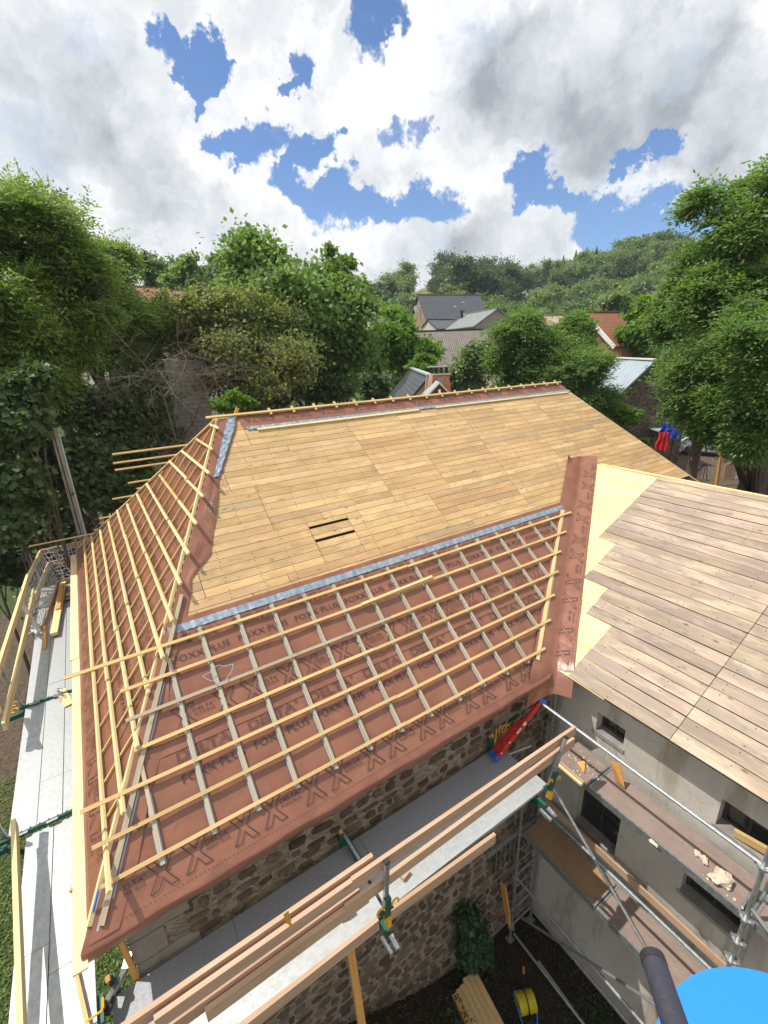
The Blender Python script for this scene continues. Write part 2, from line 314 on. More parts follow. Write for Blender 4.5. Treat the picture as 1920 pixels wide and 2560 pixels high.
# ---------------------------------------------------------------- mesh builder
C = S.collection
class MB:
    def __init__(s): s.v = []; s.f = []; s.uv = []; s.c = []; s.m = []
    def face(s, pts, uvs=None, mi=0, col=None):
        i = len(s.v); s.v += [tuple(p) for p in pts]; s.f.append(tuple(range(i, i+len(pts))))
        if uvs is None: uvs = [(0, 0)]*len(pts)
        s.uv += [tuple(q[:2]) for q in uvs]; s.c.append(col if col else (1., 1., 1.)); s.m.append(mi)
    def beam(s, a, b, w, h, up=(0, 0, 1), mi=0, var=.3, skew=0., shift=(0, 0)):
        """box from a to b; w across, h along up, centred"""
        a = V(a); b = V(b); d = b-a; L = d.length
        if L < 1e-5: return
        d = d/L; up = V(up); side = d.cross(up)
        if side.length < 1e-4: side = d.cross(V((1, 0, 0)))
        side.normalize(); n = side.cross(d).normalized()
        k = 1-var*random.random(); col = (k, k*random.uniform(.95, 1), k*random.uniform(.88, 1)); ou = random.random()*40; ov = random.random()*40
        P = {}
        for i, e in enumerate((a, b)):
            for j in (-1, 1):
                for l in (-1, 1): P[i, j, l] = e+side*(j*w/2+shift[0])+n*(l*h/2+shift[1])
        def q(k1, k2, k3, k4, W_, H_): s.face([P[k1], P[k2], P[k3], P[k4]], [(ou, ov), (ou+W_, ov), (ou+W_, ov+H_), (ou, ov+H_)], mi, col)
        q((0, 1, 1), (1, 1, 1), (1, -1, 1), (0, -1, 1), L, w) ; q((0, -1, -1), (1, -1, -1), (1, 1, -1), (0, 1, -1), L, w)
        q((0, -1, 1), (1, -1, 1), (1, -1, -1), (0, -1, -1), L, h); q((0, 1, -1), (1, 1, -1), (1, 1, 1), (0, 1, 1), L, h)
        q((0, -1, -1), (0, 1, -1), (0, 1, 1), (0, -1, 1), w, h); q((1, 1, -1), (1, -1, -1), (1, -1, 1), (1, 1, 1), w, h)
    def box(s, lo, hi, mi=0, var=.0):
        lo = V(lo); hi = V(hi); c = (lo+hi)/2; s.beam((lo.x, c.y, c.z), (hi.x, c.y, c.z), hi.y-lo.y, hi.z-lo.z, (0, 0, 1), mi, var)
    def tube(s, a, b, r, n=10, mi=0, r2=None, caps=True):
        a = V(a); b = V(b); d = (b-a)
        if d.length < 1e-6: return
        d.normalize(); x = d.orthogonal().normalized(); y = d.cross(x); r2 = r if r2 is None else r2
        A = [a+(x*math.cos(6.28318*i/n)+y*math.sin(6.28318*i/n))*r for i in range(n)]
        B = [b+(x*math.cos(6.28318*i/n)+y*math.sin(6.28318*i/n))*r2 for i in range(n)]
        for i in range(n): j = (i+1) % n; s.face([A[i], A[j], B[j], B[i]], None, mi)
        if caps: s.face(A[::-1], None, mi); s.face(B, None, mi)
    def path(s, pts, r, n=8, mi=0):
        for i in range(len(pts)-1): s.tube(pts[i], pts[i+1], r, n, mi)
    def prism(s, poly, off, mi=0, uvf=None, side_mi=None):
        """closed slab: poly (3D, planar) extruded by off"""
        off = V(off); P = [V(p) for p in poly]; Q = [p+off for p in P]
        uvs = [uvf(p) for p in P] if uvf else None
        s.face(P, uvs, mi); s.face(Q[::-1], uvs[::-1] if uvs else None, mi)
        for i in range(len(P)):
            j = (i+1) % len(P); L = (P[j]-P[i]).length; s.face([P[i], Q[i], Q[j], P[j]], [(0, 0), (0, off.length), (L, off.length), (L, 0)], side_mi if side_mi is not None else mi)
    def build(s, name, mats, parent=None, smooth=False, merge=False, origin=None):
        me = bpy.data.meshes.new(name)
        v = np.array(s.v, dtype=float).reshape(-1, 3)
        if origin is None:
            lo = v.min(0); hi = v.max(0); origin = V(((lo[0]+hi[0])/2, (lo[1]+hi[1])/2, lo[2]))
        else: origin = V(origin)
        v = v-np.array(origin)
        me.from_pydata([tuple(q) for q in v], [], s.f)
        if not isinstance(mats, (list, tuple)): mats = [mats]
        for m in mats: me.materials.append(MATS[m])
        me.polygons.foreach_set('material_index', s.m)
        ul = me.uv_layers.new(name='UVMap'); ul.data.foreach_set('uv', np.array(s.uv, dtype=np.float32).ravel())
        ca = me.color_attributes.new('Col', 'FLOAT_COLOR', 'CORNER')
        cc = np.repeat(np.array([tuple(c)+(1,) for c in s.c], dtype=np.float32), [len(f) for f in s.f], axis=0); ca.data.foreach_set('color', cc.ravel())
        bm = bmesh.new(); bm.from_mesh(me)
        if merge: bmesh.ops.remove_doubles(bm, verts=bm.verts, dist=1e-4)
        bmesh.ops.recalc_face_normals(bm, faces=bm.faces)
        bm.to_mesh(me); bm.free()
        if smooth: me.polygons.foreach_set('use_smooth', [True]*len(me.polygons))
        me.update()
        o = bpy.data.objects.new(name, me); C.objects.link(o)
        o.location = origin
        if parent is not None:
            o.parent = parent; o.location = origin-world_loc(parent)
        return o
def world_loc(o):
    l = V(o.location)
    while o.parent: o = o.parent; l = l+V(o.location)
    return l
def tag(o, label=None, cat=None, group=None, kind=None):
    if label: o['label'] = label
    if cat: o['category'] = cat
    if group: o['group'] = group
    if kind: o['kind'] = kind
    elif label: o['kind'] = 'thing'
    return o
def thing(name, loc, label, cat, group=None):
    o = bpy.data.objects.new(name, None); C.objects.link(o); o.location = V(loc); o.empty_display_size = .2
    return tag(o, label, cat, group)
def one(name, mb, mats, label, cat, group=None, **k): return tag(mb.build(name, mats, None, **k), label, cat, group)
def copy_tree(src, parent=None):
    c = src.copy(); C.objects.link(c)
    if parent is not None: c.parent = parent
    for ch in [o for o in bpy.data.objects if o.parent == src]: copy_tree(ch, c)
    return c
# ================================================================ MAIN HOUSE GEOMETRY
A0 = V((-.97, 3.70, -5.0)); PK = V((2.17, 9.15, -1.10)); YB = 14.6
sM = V((0, 1.08, .78)).normalized(); nM = V((1, 0, 0)).cross(sM).normalized()
hD = V((PK.x-A0.x, 0, PK.z-A0.z)).normalized(); nH = hD.cross(V((0, 1, 0))).normalized()
sB = V((0, -1.08, .78)).normalized(); nB = V((0, .78, 1.08)).normalized()
if nH.z < 0: nH = -nH
W0 = V((5.55, 3.7, -4.95)); sW = V((1, 0, .466)).normalized(); nW = V((-.466, 0, 1)).normalized()
LM = (PK.z-A0.z)/sM.z                       # slope length, main
LH = (V((PK.x, 0, PK.z))-V((A0.x, 0, A0.z))).length
def PM(x, t, o=0.): return V((x, A0.y, A0.z))+sM*t+nM*o
def PH(y, u, o=0.): return V((A0.x, y, A0.z))+hD*u+nH*o
def PB(x, t, o=0.): return V((x, 9.15*2-A0.y, A0.z))+sB*t+nB*o
def PW(y, w, o=0.): return V((W0.x, y, W0.z))+sW*w+nW*o
def hipx(t): return A0.x+(PK.x-A0.x)*t/LM    # main/hip edge x at slope distance t
def endx(t): return 14.62-(14.62-12.09)*t/LM # right hip edge
def valx(t): return 5.44+1.259*t              # valley on the main slope
def valy(w): return 3.72+.60*w                # valley on the wing slope
YR2 = 9.15*2-A0.y
GZ = -11.5
house = thing('stone_house', (5, 8, GZ), 'stone farmhouse under repair with half boarded roof, brown underlay and timber battens', 'house')
# ---- walls
wl = MB()
x0, x1, y0, y1, zt = -.72, 13.9, 4.02, 14.25, -5.06
for a, b in (((x0, y0), (x1, y0)), ((x1, y0), (x1, y1)), ((x1, y1), (x0, y1)), ((x0, y1), (x0, y0))):
    wl.face([(a[0], a[1], GZ-2), (b[0], b[1], GZ-2), (b[0], b[1], zt), (a[0], a[1], zt)])
zz = -11.3; rw = random.Random(21)
while zz < -5.2:
    hh = rw.uniform(.07, .19); xx = x0+.5
    while xx < 5.86:
        ww = rw.uniform(.09, .40)*(.8 if hh < .14 else 1); gp = rw.uniform(.025, .07)
        if rw.random() < .93:
            cx_, cz_ = xx+ww/2, zz+hh/2+rw.uniform(-.025, .025); n_ = rw.choice([6, 7, 8, 9]); pp = rw.uniform(.012, .038); tl = rw.gauss(0, .10)
            ring_ = []
            for q_ in range(n_):
                an = 6.2832*(q_+rw.uniform(-.22, .22))/n_; ca, sa = math.cos(an), math.sin(an)
                ex = (abs(ca)**.5)*(1 if ca > 0 else -1)*ww*.5*rw.uniform(.86, 1.04); ez = (abs(sa)**.5)*(1 if sa > 0 else -1)*(hh*.5-.008)*rw.uniform(.84, 1.06)
                ring_.append((ex*math.cos(tl)-ez*math.sin(tl), ex*math.sin(tl)+ez*math.cos(tl)))
            tone = rw.uniform(.55, 1.25); col_ = (tone, tone*rw.uniform(.94, 1.02), tone*rw.uniform(.86, 1.02))
            o_ = [V((cx_+a_, y0+.004, cz_+b_)) for a_, b_ in ring_]; i_ = [V((cx_+a_*.80, y0-pp+rw.uniform(-.006, .006), cz_+b_*.76)) for a_, b_ in ring_]; cc__ = V((cx_, y0-pp-.006, cz_))
            for q_ in range(n_): q2_ = (q_+1) % n_; wl.face([o_[q_], o_[q2_], i_[q2_], i_[q_]], None, 1, col_); wl.face([i_[q_], i_[q2_], cc__], None, 1, col_)
        xx += ww+gp
    zz += hh+rw.uniform(.012, .035)
wl.build('wall', ['rubble_stone', 'field_stone'], house)
q = MB()                                    # dressed corner stones
z = -11.2; k = 0
while z < -5.3:
    h = random.uniform(.26, .42); l1, l2 = (.62, .34) if k % 2 else (.34, .62)
    l1 *= random.uniform(.85, 1.15)
    q.prism([(x0-.025, y0-.025, z), (x0+l1, y0-.025, z), (x0+l1, y0-.025, z+h-.02), (x0-.025, y0-.025, z+h-.02)], (0, .1, 0))
    q.prism([(x0-.022, y0+.08, z), (x0-.022, y0+l2, z), (x0-.022, y0+l2, z+h-.02), (x0-.022, y0+.08, z+h-.02)], (.1, 0, 0))
    z += h; k += 1
q.build('quoin', 'grey_render', house)
# cellar window with upright bars, low in the wall near the corner
c1 = lambda x, y: (1160+x*.2712, 1960+y*.2712)
wa = onY(c1(245, 700), y0); wb = onY(c1(470, 560), y0)
f = MB(); zc = (wa.z+wb.z)/2
f.box((wa.x, y0-.012, zc-.35), (wb.x+.2, y0-.004, zc+.28)); wn = f.build('window', 'void_dark', house)
f = MB()
for i in range(6):
    xx = wa.x+.12+(wb.x+.2-wa.x-.24)*i/5; f.tube((xx, y0-.03, zc-.35), (xx, y0-.03, zc+.28), .012, 6)
f.box((wa.x-.15, y0-.06, zc+.28), (wb.x+.3, y0-.005, zc+.42)); f.build('bar', 'galvanised_steel', wn)
# ---- near-black sheets painting the shade of the roof space under the boards
def clip(poly, p, n):
    out = []
    for i in range(len(poly)):
        a, b = poly[i], poly[(i+1) % len(poly)]; da = (a[0]-p[0])*n[0]+(a[1]-p[1])*n[1]; db = (b[0]-p[0])*n[0]+(b[1]-p[1])*n[1]
        if da >= 0: out.append(a)
        if da*db < 0: s = da/(da-db); out.append((a[0]+(b[0]-a[0])*s, a[1]+(b[1]-a[1])*s))
    return out
def clipline(poly, a, b):                   # keep the left side of a->b
    return clip(poly, a, (-(b[1]-a[1]), b[0]-a[0]))
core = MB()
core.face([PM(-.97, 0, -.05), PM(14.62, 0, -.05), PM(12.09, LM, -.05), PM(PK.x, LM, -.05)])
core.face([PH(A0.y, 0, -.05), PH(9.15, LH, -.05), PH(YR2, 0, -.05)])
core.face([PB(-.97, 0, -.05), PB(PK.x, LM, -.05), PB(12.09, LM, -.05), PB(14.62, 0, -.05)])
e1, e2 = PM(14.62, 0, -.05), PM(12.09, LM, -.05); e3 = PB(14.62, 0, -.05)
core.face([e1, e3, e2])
core.build('roof_shade_sheet', 'void_dark', house)
# ---- boarding of the main slope
bd = MB(); rowh = .1395; t = 0.0; row = 0
greys = {}
def board(mb, PF, x, x2, t, t2, o, mi, col, ox, th=.02, along='x'):
    pass
NAIL = []
while t < LM-.02:
    t2 = min(t+rowh, LM); tm = (t+t2)/2
    xl = hipx(tm)-.02; xr = endx(tm)
    if t2 < 2.55: t = t2; row += 1; continue
    # joints: stacked in panels, shifting every few rows
    rs = random.Random((row//7)*13+5); offs = (row % 2 and row < 30) and .0 or 0.
    js = [xl]; x = 1.45+(row//9 % 2)*.0+rs.uniform(-.12, .12)
    cuts = [4.72+.0*row, 7.75, 10.45, 12.4]
    base = [2.2+rs.uniform(-.8, .5), 4.62+rs.choice([0, 0, .5]), 6.1+rs.uniform(-.3, .4), 7.72+rs.choice([0, 0, -.5]), 9.2+rs.uniform(-.4, .4), 10.5, 12.0+rs.uniform(-.5, .5)]
    base = [q_+(rs.uniform(-.05, .05)) for q_ in base]
    if row % 3 == 1: base = sorted(base+[random.choice([1.2, 3.2, 5.2, 6.9, 8.5, 9.9, 11.4])+random.uniform(-.2, .2)])
    if 3.1 < tm < 3.95: base = [.9, 2.78, 3.53, 5.4, 7.6, 9.3, 11.2]
    js = [xl]+[b for b in base if xl+.25 < b < xr-.2]+[xr]
    for i in range(len(js)-1):
        a, b = js[i]+.004, js[i+1]-.004
        lo, hi = t+.004, t2-.0035
        if abs(a-2.783) < .02 and abs(tm-3.83) < .075: lo += .045
        if abs(a-2.783) < .02 and abs(tm-3.55) < .075: lo += .05
        poly = [(a, lo), (b, lo), (b, hi), (a, hi)]
        poly = clipline(poly, (hipx(0)-.02, 0), (hipx(LM)-.02, LM)) if False else clip(poly, (hipx(0)-.03, 0), (LM, -(PK.x-A0.x)))
        if poly: poly = clip(poly, (14.62, 0), (-LM, -(14.62-12.09)))
        if len(poly) < 3: continue
        k = random.uniform(.74, 1.08); r_ = random.random(); col = (k, k*random.uniform(.94, 1.), k*random.uniform(.82, 1.))
        if r_ < .04: col = (.62, .66, .80)
        elif r_ < .10: col = (.80, .66, .60)
        elif r_ < .2: col = (1.1, 1.12, 1.15)
        if 10.9 < a < 13 and abs(tm-4.9) < .07: col = (.50, .56, .72)
        oz = random.uniform(-.0015, .002); ou = random.random()*50; ov = random.random()*50
        P = [PM(p[0], p[1], oz) for p in poly]; Q = [PM(p[0], p[1], oz-.02) for p in poly]
        bd.face(P, [(p[0]+ou, p[1]+ov) for p in poly], 0, col)
        for ii in range(len(P)):
            jj = (ii+1) % len(P); bd.face([P[ii], Q[ii], Q[jj], P[jj]], None, 0, tuple(x*.6 for x in col))
    # nails over the rafters
    for kx in range(28):
        nx = -.3+.51*kx
        if nx < xl+.1 or nx > xr-.1: continue
        if tm < 3.85 and nx > valx(tm)-.4 and nx < valx(tm)+6: continue
        for dt in (.035, .105):
            if random.random() < .75:
                x = nx+random.uniform(-.012, .012); y = t+dt+random.uniform(-.008, .008); s = .0065
                bd.face([PM(x-s, y-s, .0035), PM(x+s, y-s, .0035), PM(x+s, y+s, .0035), PM(x-s, y+s, .0035)], None, 1)
    t = t2; row += 1
# part of the main slope to the right of the valley (above the wing roof)
bd.build('roof_boarding', ['sheathing_wood', 'nail_iron'], house)
# ---- underlay sheets
def sheet(PF, poly_fn, na, nb, o, edge=None, wob=.004):
    """grid of (a,b)->(x,t); small ripples"""
    m = MB(); G = [[None]*(nb+1) for _ in range(na+1)]
    for i in range(na+1):
        for j in range(nb+1):
            x, t = poly_fn(i/na, j/nb)
            w = wob*(math.sin(x*7.3+t*2.1)+math.sin(x*3.1-t*9.7+1.3)*.7)+wob*.4*math.sin(x*23+t*17)
            G[i][j] = PF(x, t, o+w)
    for i in range(na):
        for j in range(nb): m.face([G[i][j], G[i+1][j], G[i+1][j+1], G[i][j+1]])
    return m
def lerp(a, b, s): return a+(b-a)*s
TT = 2.72
m1 = MB(); na, nb = 90, 14; G = []
# lower front sheet, rolled down over the eave
for i in range(na+1):
    col = []
    for j in range(nb+5):
        s = i/na
        if j < 5:     # roll over the edge
            an = (4-j)/4*1.75; x = lerp(-1.03, 5.36, s); rr = .055+.012*math.sin(x*5)
            p = PM(x, .0, 0)+sM*(-math.sin(an)*rr)+nM*(-(1-math.cos(an))*rr*1.2+.012+.006*math.sin(x*9+j))
            if j == 0: p += V((0, .01, -.05))
        else:
            t = (j-4)/nb*1.38; xa = lerp(hipx(0)-.06, hipx(1.38)-.06, t/1.38); xb = valx(t)+.05
            x = lerp(xa, xb, s)
            w = .004*(math.sin(x*7.3+t*2.1)+math.sin(x*3.1-t*9.7+1.3)*.7)
            if s < .05: w += .006
            p = PM(x, t, .006+w)
        col.append(p)
    G.append(col)
for i in range(na):
    for j in range(nb+4): m1.face([G[i][j], G[i+1][j], G[i+1][j+1], G[i][j+1]])
und1 = m1.build('underlay_membrane', 'roof_membrane', house, smooth=True, merge=True)
m2 = sheet(PM, lambda a, b: ((lambda t: (lerp(hipx(t)-.06, valx(t)+.12, a), t))(lerp(1.29, TT, b))), 110, 12, .016)
und2 = m2.build('underlay_membrane', 'roof_membrane', house, smooth=True, merge=True)
# hip side sheet, reaching over the hip onto the boards
mh = MB(); na, nb = 60, 26; G = []
for i in range(na+1):
    u = LH*i/na; col = []
    ya = lerp(A0.y-.02, 9.13, i/na); yb = lerp(YR2, 9.17, i/na)
    for j in range(nb+1):
        y = lerp(ya, yb, j/nb); w = .004*(math.sin(y*6.3+u*3.1)+math.sin(y*2.7-u*8+.3))
        col.append(PH(y, u-.0, .008+w))
    G.append(col)
for i in range(na):
    for j in range(nb): mh.face([G[i][j], G[i+1][j], G[i+1][j+1], G[i][j+1]])
for j in range(nb):                          # turned down at the eave
    a, b = G[0][j], G[0][j+1]; mh.face([a, b, b+V((-.02, 0, -.10)), a+V((-.02, 0, -.10))])
und3 = mh.build('underlay_membrane', 'roof_membrane', house, smooth=True, merge=True)
# flap over the hip on the main slope: ragged outer edge (x, t) from the photograph
FL = [(2.45, 6.62), (2.33, 6.3), (1.80, 5.33), (1.70, 5.16), (1.45, 4.5), (1.17, 3.76), (1.02, 3.62), (.80, 3.45), (.74, 3.2), (.60, 2.9), (.46, 2.58), (.22, 2.2), (.05, 1.55), (-.25, 1.0), (-.48, .45), (-.72, .03)]
mf = MB(); G = []; NF = 60
def flx(t):
    for i in range(len(FL)-1):
        if FL[i][1] >= t >= FL[i+1][1]: s = (FL[i][1]-t)/(FL[i][1]-FL[i+1][1]); return lerp(FL[i][0], FL[i+1][0], s)
    return FL[-1][0] if t < 1 else FL[0][0]
for i in range(NF+1):
    t = lerp(.03, 6.6, i/NF); col = []
    for j in range(9):
        s = j/8; x = lerp(hipx(t)-.015, flx(t), s)
        lift = .022+.012*math.sin(t*5+s*3)*s+(.03*s*s*max(0, math.sin(t*3.1)))*(1 if t > 2.8 else .25)
        if j == 8 and t > 2.8: lift *= .6
        col.append(PM(x, t, lift))
    G.append(col)
for i in range(NF):
    for j in range(8): mf.face([G[i][j], G[i+1][j], G[i+1][j+1], G[i][j+1]])
und4 = mf.build('hip_flap', 'roof_membrane', house, smooth=True, merge=True)
# ridge sheet
mr_ = sheet(PM, lambda a, b: (lerp(lerp(2.50, 2.44, b), lerp(12.22, 12.10, b), a), lerp(6.28, LM+.0, b)), 90, 5, .014, wob=.003)
und5 = mr_.build('ridge_membrane', 'roof_membrane', house, smooth=True, merge=True)
# ---- foil tapes and flashings
def strip(PF, a0, a1, b0, b1, o, n, wob=.004, skew=0.):
    m = MB(); G = []
    for i in range(n+1):
        a = lerp(a0, a1, i/n); G.append([PF(a, lerp(b0, b1, j/3), o+wob*math.sin(a*57+j*.5)+wob*.7*math.sin(a*31-j*.3)) for j in range(4)])
    for i in range(n):
        for j in range(3): m.face([G[i][j], G[i+1][j], G[i+1][j+1], G[i][j+1]])
    return m
strip(PM, .33, 8.95, 2.685, 2.795, .028, 420).build('foil_tape', 'tape_foil', house, smooth=True)
strip(PM, .28, 8.9, 2.79, 2.875, .020, 90, .003).build('tape_backing', 'roof_membrane', house, smooth=True)
strip(PM, 2.53, 12.23, 6.24, 6.32, .024, 420).build('foil_tape', 'tape_foil', house, smooth=True)
m = MB()                                     # foil over the hip top
G = []
for i in range(31):
    t = lerp(5.2, 6.66, i/30); G.append([PM(lerp(hipx(t)+.13, flx(t)-.03, j/4), t, .045+.006*math.sin(t*60+j)+.004*math.sin(t*31-j*2)) for j in range(5)])
for i in range(30):
    for j in range(4): m.face([G[i][j], G[i+1][j], G[i+1][j+1], G[i][j+1]])
m.build('hip_flashing', 'lead_foil', house, smooth=True)
m = MB(); m.beam(PM(2.72, 6.215, .02), PM(6.6, 6.225, .02), .04, .035, nM, 0, .1); m.build('ridge_batten', 'pale_batten_wood', house)
m = MB(); m.beam(PM(7.1, 6.235, .02), PM(12.1, 6.22, .02), .035, .03, nM, 0, .1); m.build('ridge_batten', 'pale_batten_wood', house)
m = MB(); m.beam(PM(1.88, LM-.02, .055), PM(12.15, LM-.02, .055), .045, .035, nM, 0, .1); m.build('ridge_batten', 'batten_wood', house)
for i in range(19):                          # counter batten ends standing over the ridge
    x = 3.12+.49*i; m = MB(); m.beam(PM(x, LM-.10, .045), PM(x, LM+.07+random.uniform(0, .02), .05), .045, .035, nM, 0, .1); m.build('counter_batten', 'batten_wood', house)
m = MB(); m.beam((2.44, 9.12, -1.10), (2.51, 9.12, -.945), .06, .04, (0, 1, 0)); m.build('ridge_post', 'orange_wood', house)
# ---- counter battens and tile battens of the main slope
def cb(a, b, up, mat='grey_batten_wood', w=.040, h=.035, o=.024, blue=True):
    n = up; m = MB(); m.beam(a+n*(o+h/2), b+n*(o+h/2), w, h, n, 0, .25)
    p = m.build('counter_batten', mat, house)
    if blue:
        m = MB(); m.beam(a+n*(o-.001), b+n*(o-.001), w+.024, .004, n, 0, .1); m.build('seal_tape', 'seal_tape', p)
for i, (xb, xt, tb, tt) in enumerate([(-.275, -.275, .32, 1.3), (.24, .25, .34, 2.37), (.72, .70, .33, 2.66), (1.19, 1.21, .34, 2.66), (1.68, 1.70, .32, 2.66), (2.18, 2.21, .32, 2.66), (2.67, 2.70, .33, 2.65), (3.16, 3.20, .32, 2.65), (3.68, 3.70, .32, 2.65), (4.17, 4.20, .33, 2.65),
        (4.65, 4.71, .32, 2.65), (5.12, 5.22, .32, 2.65)]+[(x, x, None, 2.65) for x in (5.73, 6.24, 6.70, 7.21, 7.73)]):
    if tb is None: tb = .42+(xb-5.42)/(8.24-5.32)*2.30
    if i == 6: pass
    cb(PM(xb, tb), PM(xt, tt), nM, mat='grey_batten_wood')
m = MB(); a, b = PM(5.30, .30, .024+.02), PM(8.28, 2.66, .024+.02); m.beam(a, b, .06, .04, nM); m.build('valley_batten', 'pale_batten_wood', house)
m = MB(); m.beam(PM(5.37, .30, .03), PM(8.35, 2.66, .03), .04, .03, nM); m.build('valley_batten', 'grey_batten_wood', house)
# batten along the hip, both faces
m = MB(); m.beam(PM(hipx(.12)+.07, .12, .045), PM(hipx(3.2)+.07, 3.2, .045), .05, .04, nM); m.build('hip_batten', 'grey_batten_wood', house)
for k_ in (.025, .10): m = MB(); m.beam(PM(hipx(.10)+.075+k_-.06, .10, .022), PM(hipx(2.6)+.075+k_-.06, 2.6, .022), .016, .006, nM); m.build('seal_tape', 'seal_tape', house)
hf0, hf1 = PH(A0.y+.1, .1), PH(9.1, LH-.05)
m = MB(); o_ = V((0, .03, 0))+nH*.045; m.beam(hf0+o_, hf1+o_, .045, .04, nH, 0, .1); m.build('hip_batten', 'pale_batten_wood', house)
hb0, hb1 = PH(YR2-.1, .1), PH(9.25, LH-.05)
m = MB(); o_ = V((0, -.05, 0))+nH*.04; m.beam(hb0+o_, hb1+o_, .045, .04, nH, 0, .1); m.build('hip_batten', 'batten_wood', house)
rows_t = [.405, .750, 1.105, 1.466, 1.818, 2.178, 2.548]
lefts = [-.80, -.82, -.87, -.31, -.33, -.32, -.83]; rights = [5.563, 6.04, 6.485, 6.95, 7.37, 7.88, 8.43]
kinds = ['batten_wood', 'batten_wood', 'batten_wood', 'batten_wood', 'grey_batten_wood', 'batten_wood', 'batten_wood']
for t, xl, xr, kd in zip(rows_t, lefts, rights, kinds):
    js = [xl, lerp(xl, xr, random.uniform(.42, .58)), xr]
    if kd == 'grey_batten_wood': js[1] = 3.3
    for i in range(2):
        m = MB(); a, b = PM(js[i], t+random.uniform(-.008, .008), .075), PM(js[i+1]-.004, t+random.uniform(-.008, .008), .075)
        m.beam(a, b, .04, .026, nM, 0, .2); m.build('tile_batten', kd if not (i == 1 and kd[0] == 'g') else 'batten_wood', house)
m = MB(); m.beam(PM(2.95, 2.17, .104), PM(4.35, 2.215, .104), .04, .027, nM, 0, .1); one('loose_batten', m, 'pale_batten_wood', 'short loose batten lying along the second batten row from the top of the brown slope', 'batten')
# ---- hip face battens
hu = [.486, .825, 1.188, 1.542, 1.922, 2.261, 2.625, 2.97, 3.338, 3.699, 4.055, 4.421, 4.787]
hlo = [3.79, 4.32, 4.82, 5.3, 5.47, 5.82, 6.24, 6.59, 6.97, 7.36, 7.72, 8.26, 8.63]
hhi = [14.23, 13.49, 13.01, 12.66, 12.47, 11.82, 11.49, 11.2, 10.63, 10.5, 10.06, 9.57, 9.21]
for k, (u, ya, yb) in enumerate(zip(hu, hlo, hhi)):
    L = yb-ya; nseg = 1 if L < 2.6 else (2 if L < 6.5 else 3); cuts = [ya]+[ya+L*(i+1)/nseg+(random.uniform(-.5, .5) if i < nseg-1 else 0) for i in range(nseg)]
    for i in range(nseg):
        du = random.uniform(-.012, .012); m = MB(); dd = .0 if i % 2 == 0 else .0
        a = PH(cuts[i]-(.18 if i > 0 else 0), u+du+.02*(i % 2), .068+.028*(i % 2)); b = PH(cuts[i+1], u+du*.3+.02*(i % 2), .068+.028*(i % 2)*.3)
        m.beam(a, b, .045, .03, nH, 0, .12); m.build('tile_batten', 'pale_batten_wood' if random.random() < .85 else 'batten_wood', house)
y = 4.15
while y < 14.3:
    um = LH*min((y-A0.y)/(9.15-A0.y), (YR2-y)/(YR2-9.15))-.12
    if um > .5:
        m = MB(); m.beam(PH(y, .46, .033), PH(y, um, .033), .027, .022, nH, 0, .15); m.build('counter_batten', 'batten_wood', house)
    y += .505
# back slope battens running out past the hip
c3 = lambda x, y: (x*.422, 980+y*.422)
for a in [(665, 370), (670, 423), (680, 463), (757, 540), (810, 573), (665, 635), (587, 750), (590, 780), (555, 818), (172, 915)]:
    p = onP(c3(*a), PK+nB*.07, nB); m = MB(); t_ = (p.z-nB.z*.07-A0.z)/sB.z
    xe = hipx(max(0, min(LM, t_)))+1.2
    m.beam(p, (xe, p.y, p.z), .04, .028, nB, 0, .15); m.build('back_batten', 'batten_wood', house)
# back slope boarding (seen only from elsewhere)
m = MB(); m.prism([PB(-.97, 0, -.02), PB(14.62, 0, -.02), PB(12.09, LM, -.02), PB(PK.x, LM, -.02)], nB*.02, 0, lambda p: (p.x, p.z*1.6)); m.build('roof_boarding', 'sheathing_wood', house)
m = MB(); m.prism([e1+V((.0, 0, .03)), e3+V((0, 0, .03)), e2+V((0, 0, .03))], (.03, 0, .01), 0, lambda p: (p.y, p.z*1.6)); m.build('roof_boarding', 'sheathing_wood', house)
# eave board of pale ply along the left side
m = MB(); m.beam((-1.045, 3.6, -5.06), (-1.045, 8.9, -5.06), .115, .02, (0, 0, 1), 0, .05); m.build('eave_board', 'eave_wood', house)
m = MB(); m.beam((-1.06, 8.92, -5.06), (-1.06, 14.5, -5.06), .14, .02, (0, 0, 1), 0, .05); m.build('eave_board', 'eave_wood', house)
# ---- printing on the membrane
def text_geo(s, outline=0.):
    cu_ = bpy.data.curves.new('txt', 'FONT'); cu_.body = s; cu_.size = 1; cu_.resolution_u = 2
    if outline: cu_.fill_mode = 'NONE'; cu_.bevel_depth = outline; cu_.bevel_resolution = 0
    o = bpy.data.objects.new('txt', cu_); me = bpy.data.meshes.new_from_object(o)
    v = np.array([list(p.co) for p in me.vertices]); f = [tuple(p.vertices) for p in me.polygons]
    bpy.data.objects.remove(o); bpy.data.curves.remove(cu_); bpy.data.meshes.remove(me)
    lo = v.min(0); hi = v.max(0); v = (v-lo)/np.maximum(hi-lo, 1e-6); return v, f
TG = {'D': text_geo('DELTA', .016), 'F': text_geo('FOXX PLUS'), 'd': text_geo('DELTA'), 'f': text_geo('FOXX PLUS'), 'r': text_geo('®')}
def put(m, key, PF, x, t, w, h, o, flip=False, rot=False, th=.0015):
    v, f = TG[key]; b = len(m.v)
    for p in v:
        a, c = p[0], p[1]
        if flip: a, c = 1-a, 1-c
        if rot: m.v.append(tuple(PF(x-c*h, t+a*w, o+p[2]*th)))
        else: m.v.append(tuple(PF(x+a*w, t+c*h, o+p[2]*th)))
    for q in f: m.f.append(tuple(b+i for i in q)); m.uv += [(0, 0)]*len(q); m.c.append((1, 1, 1)); m.m.append(0)
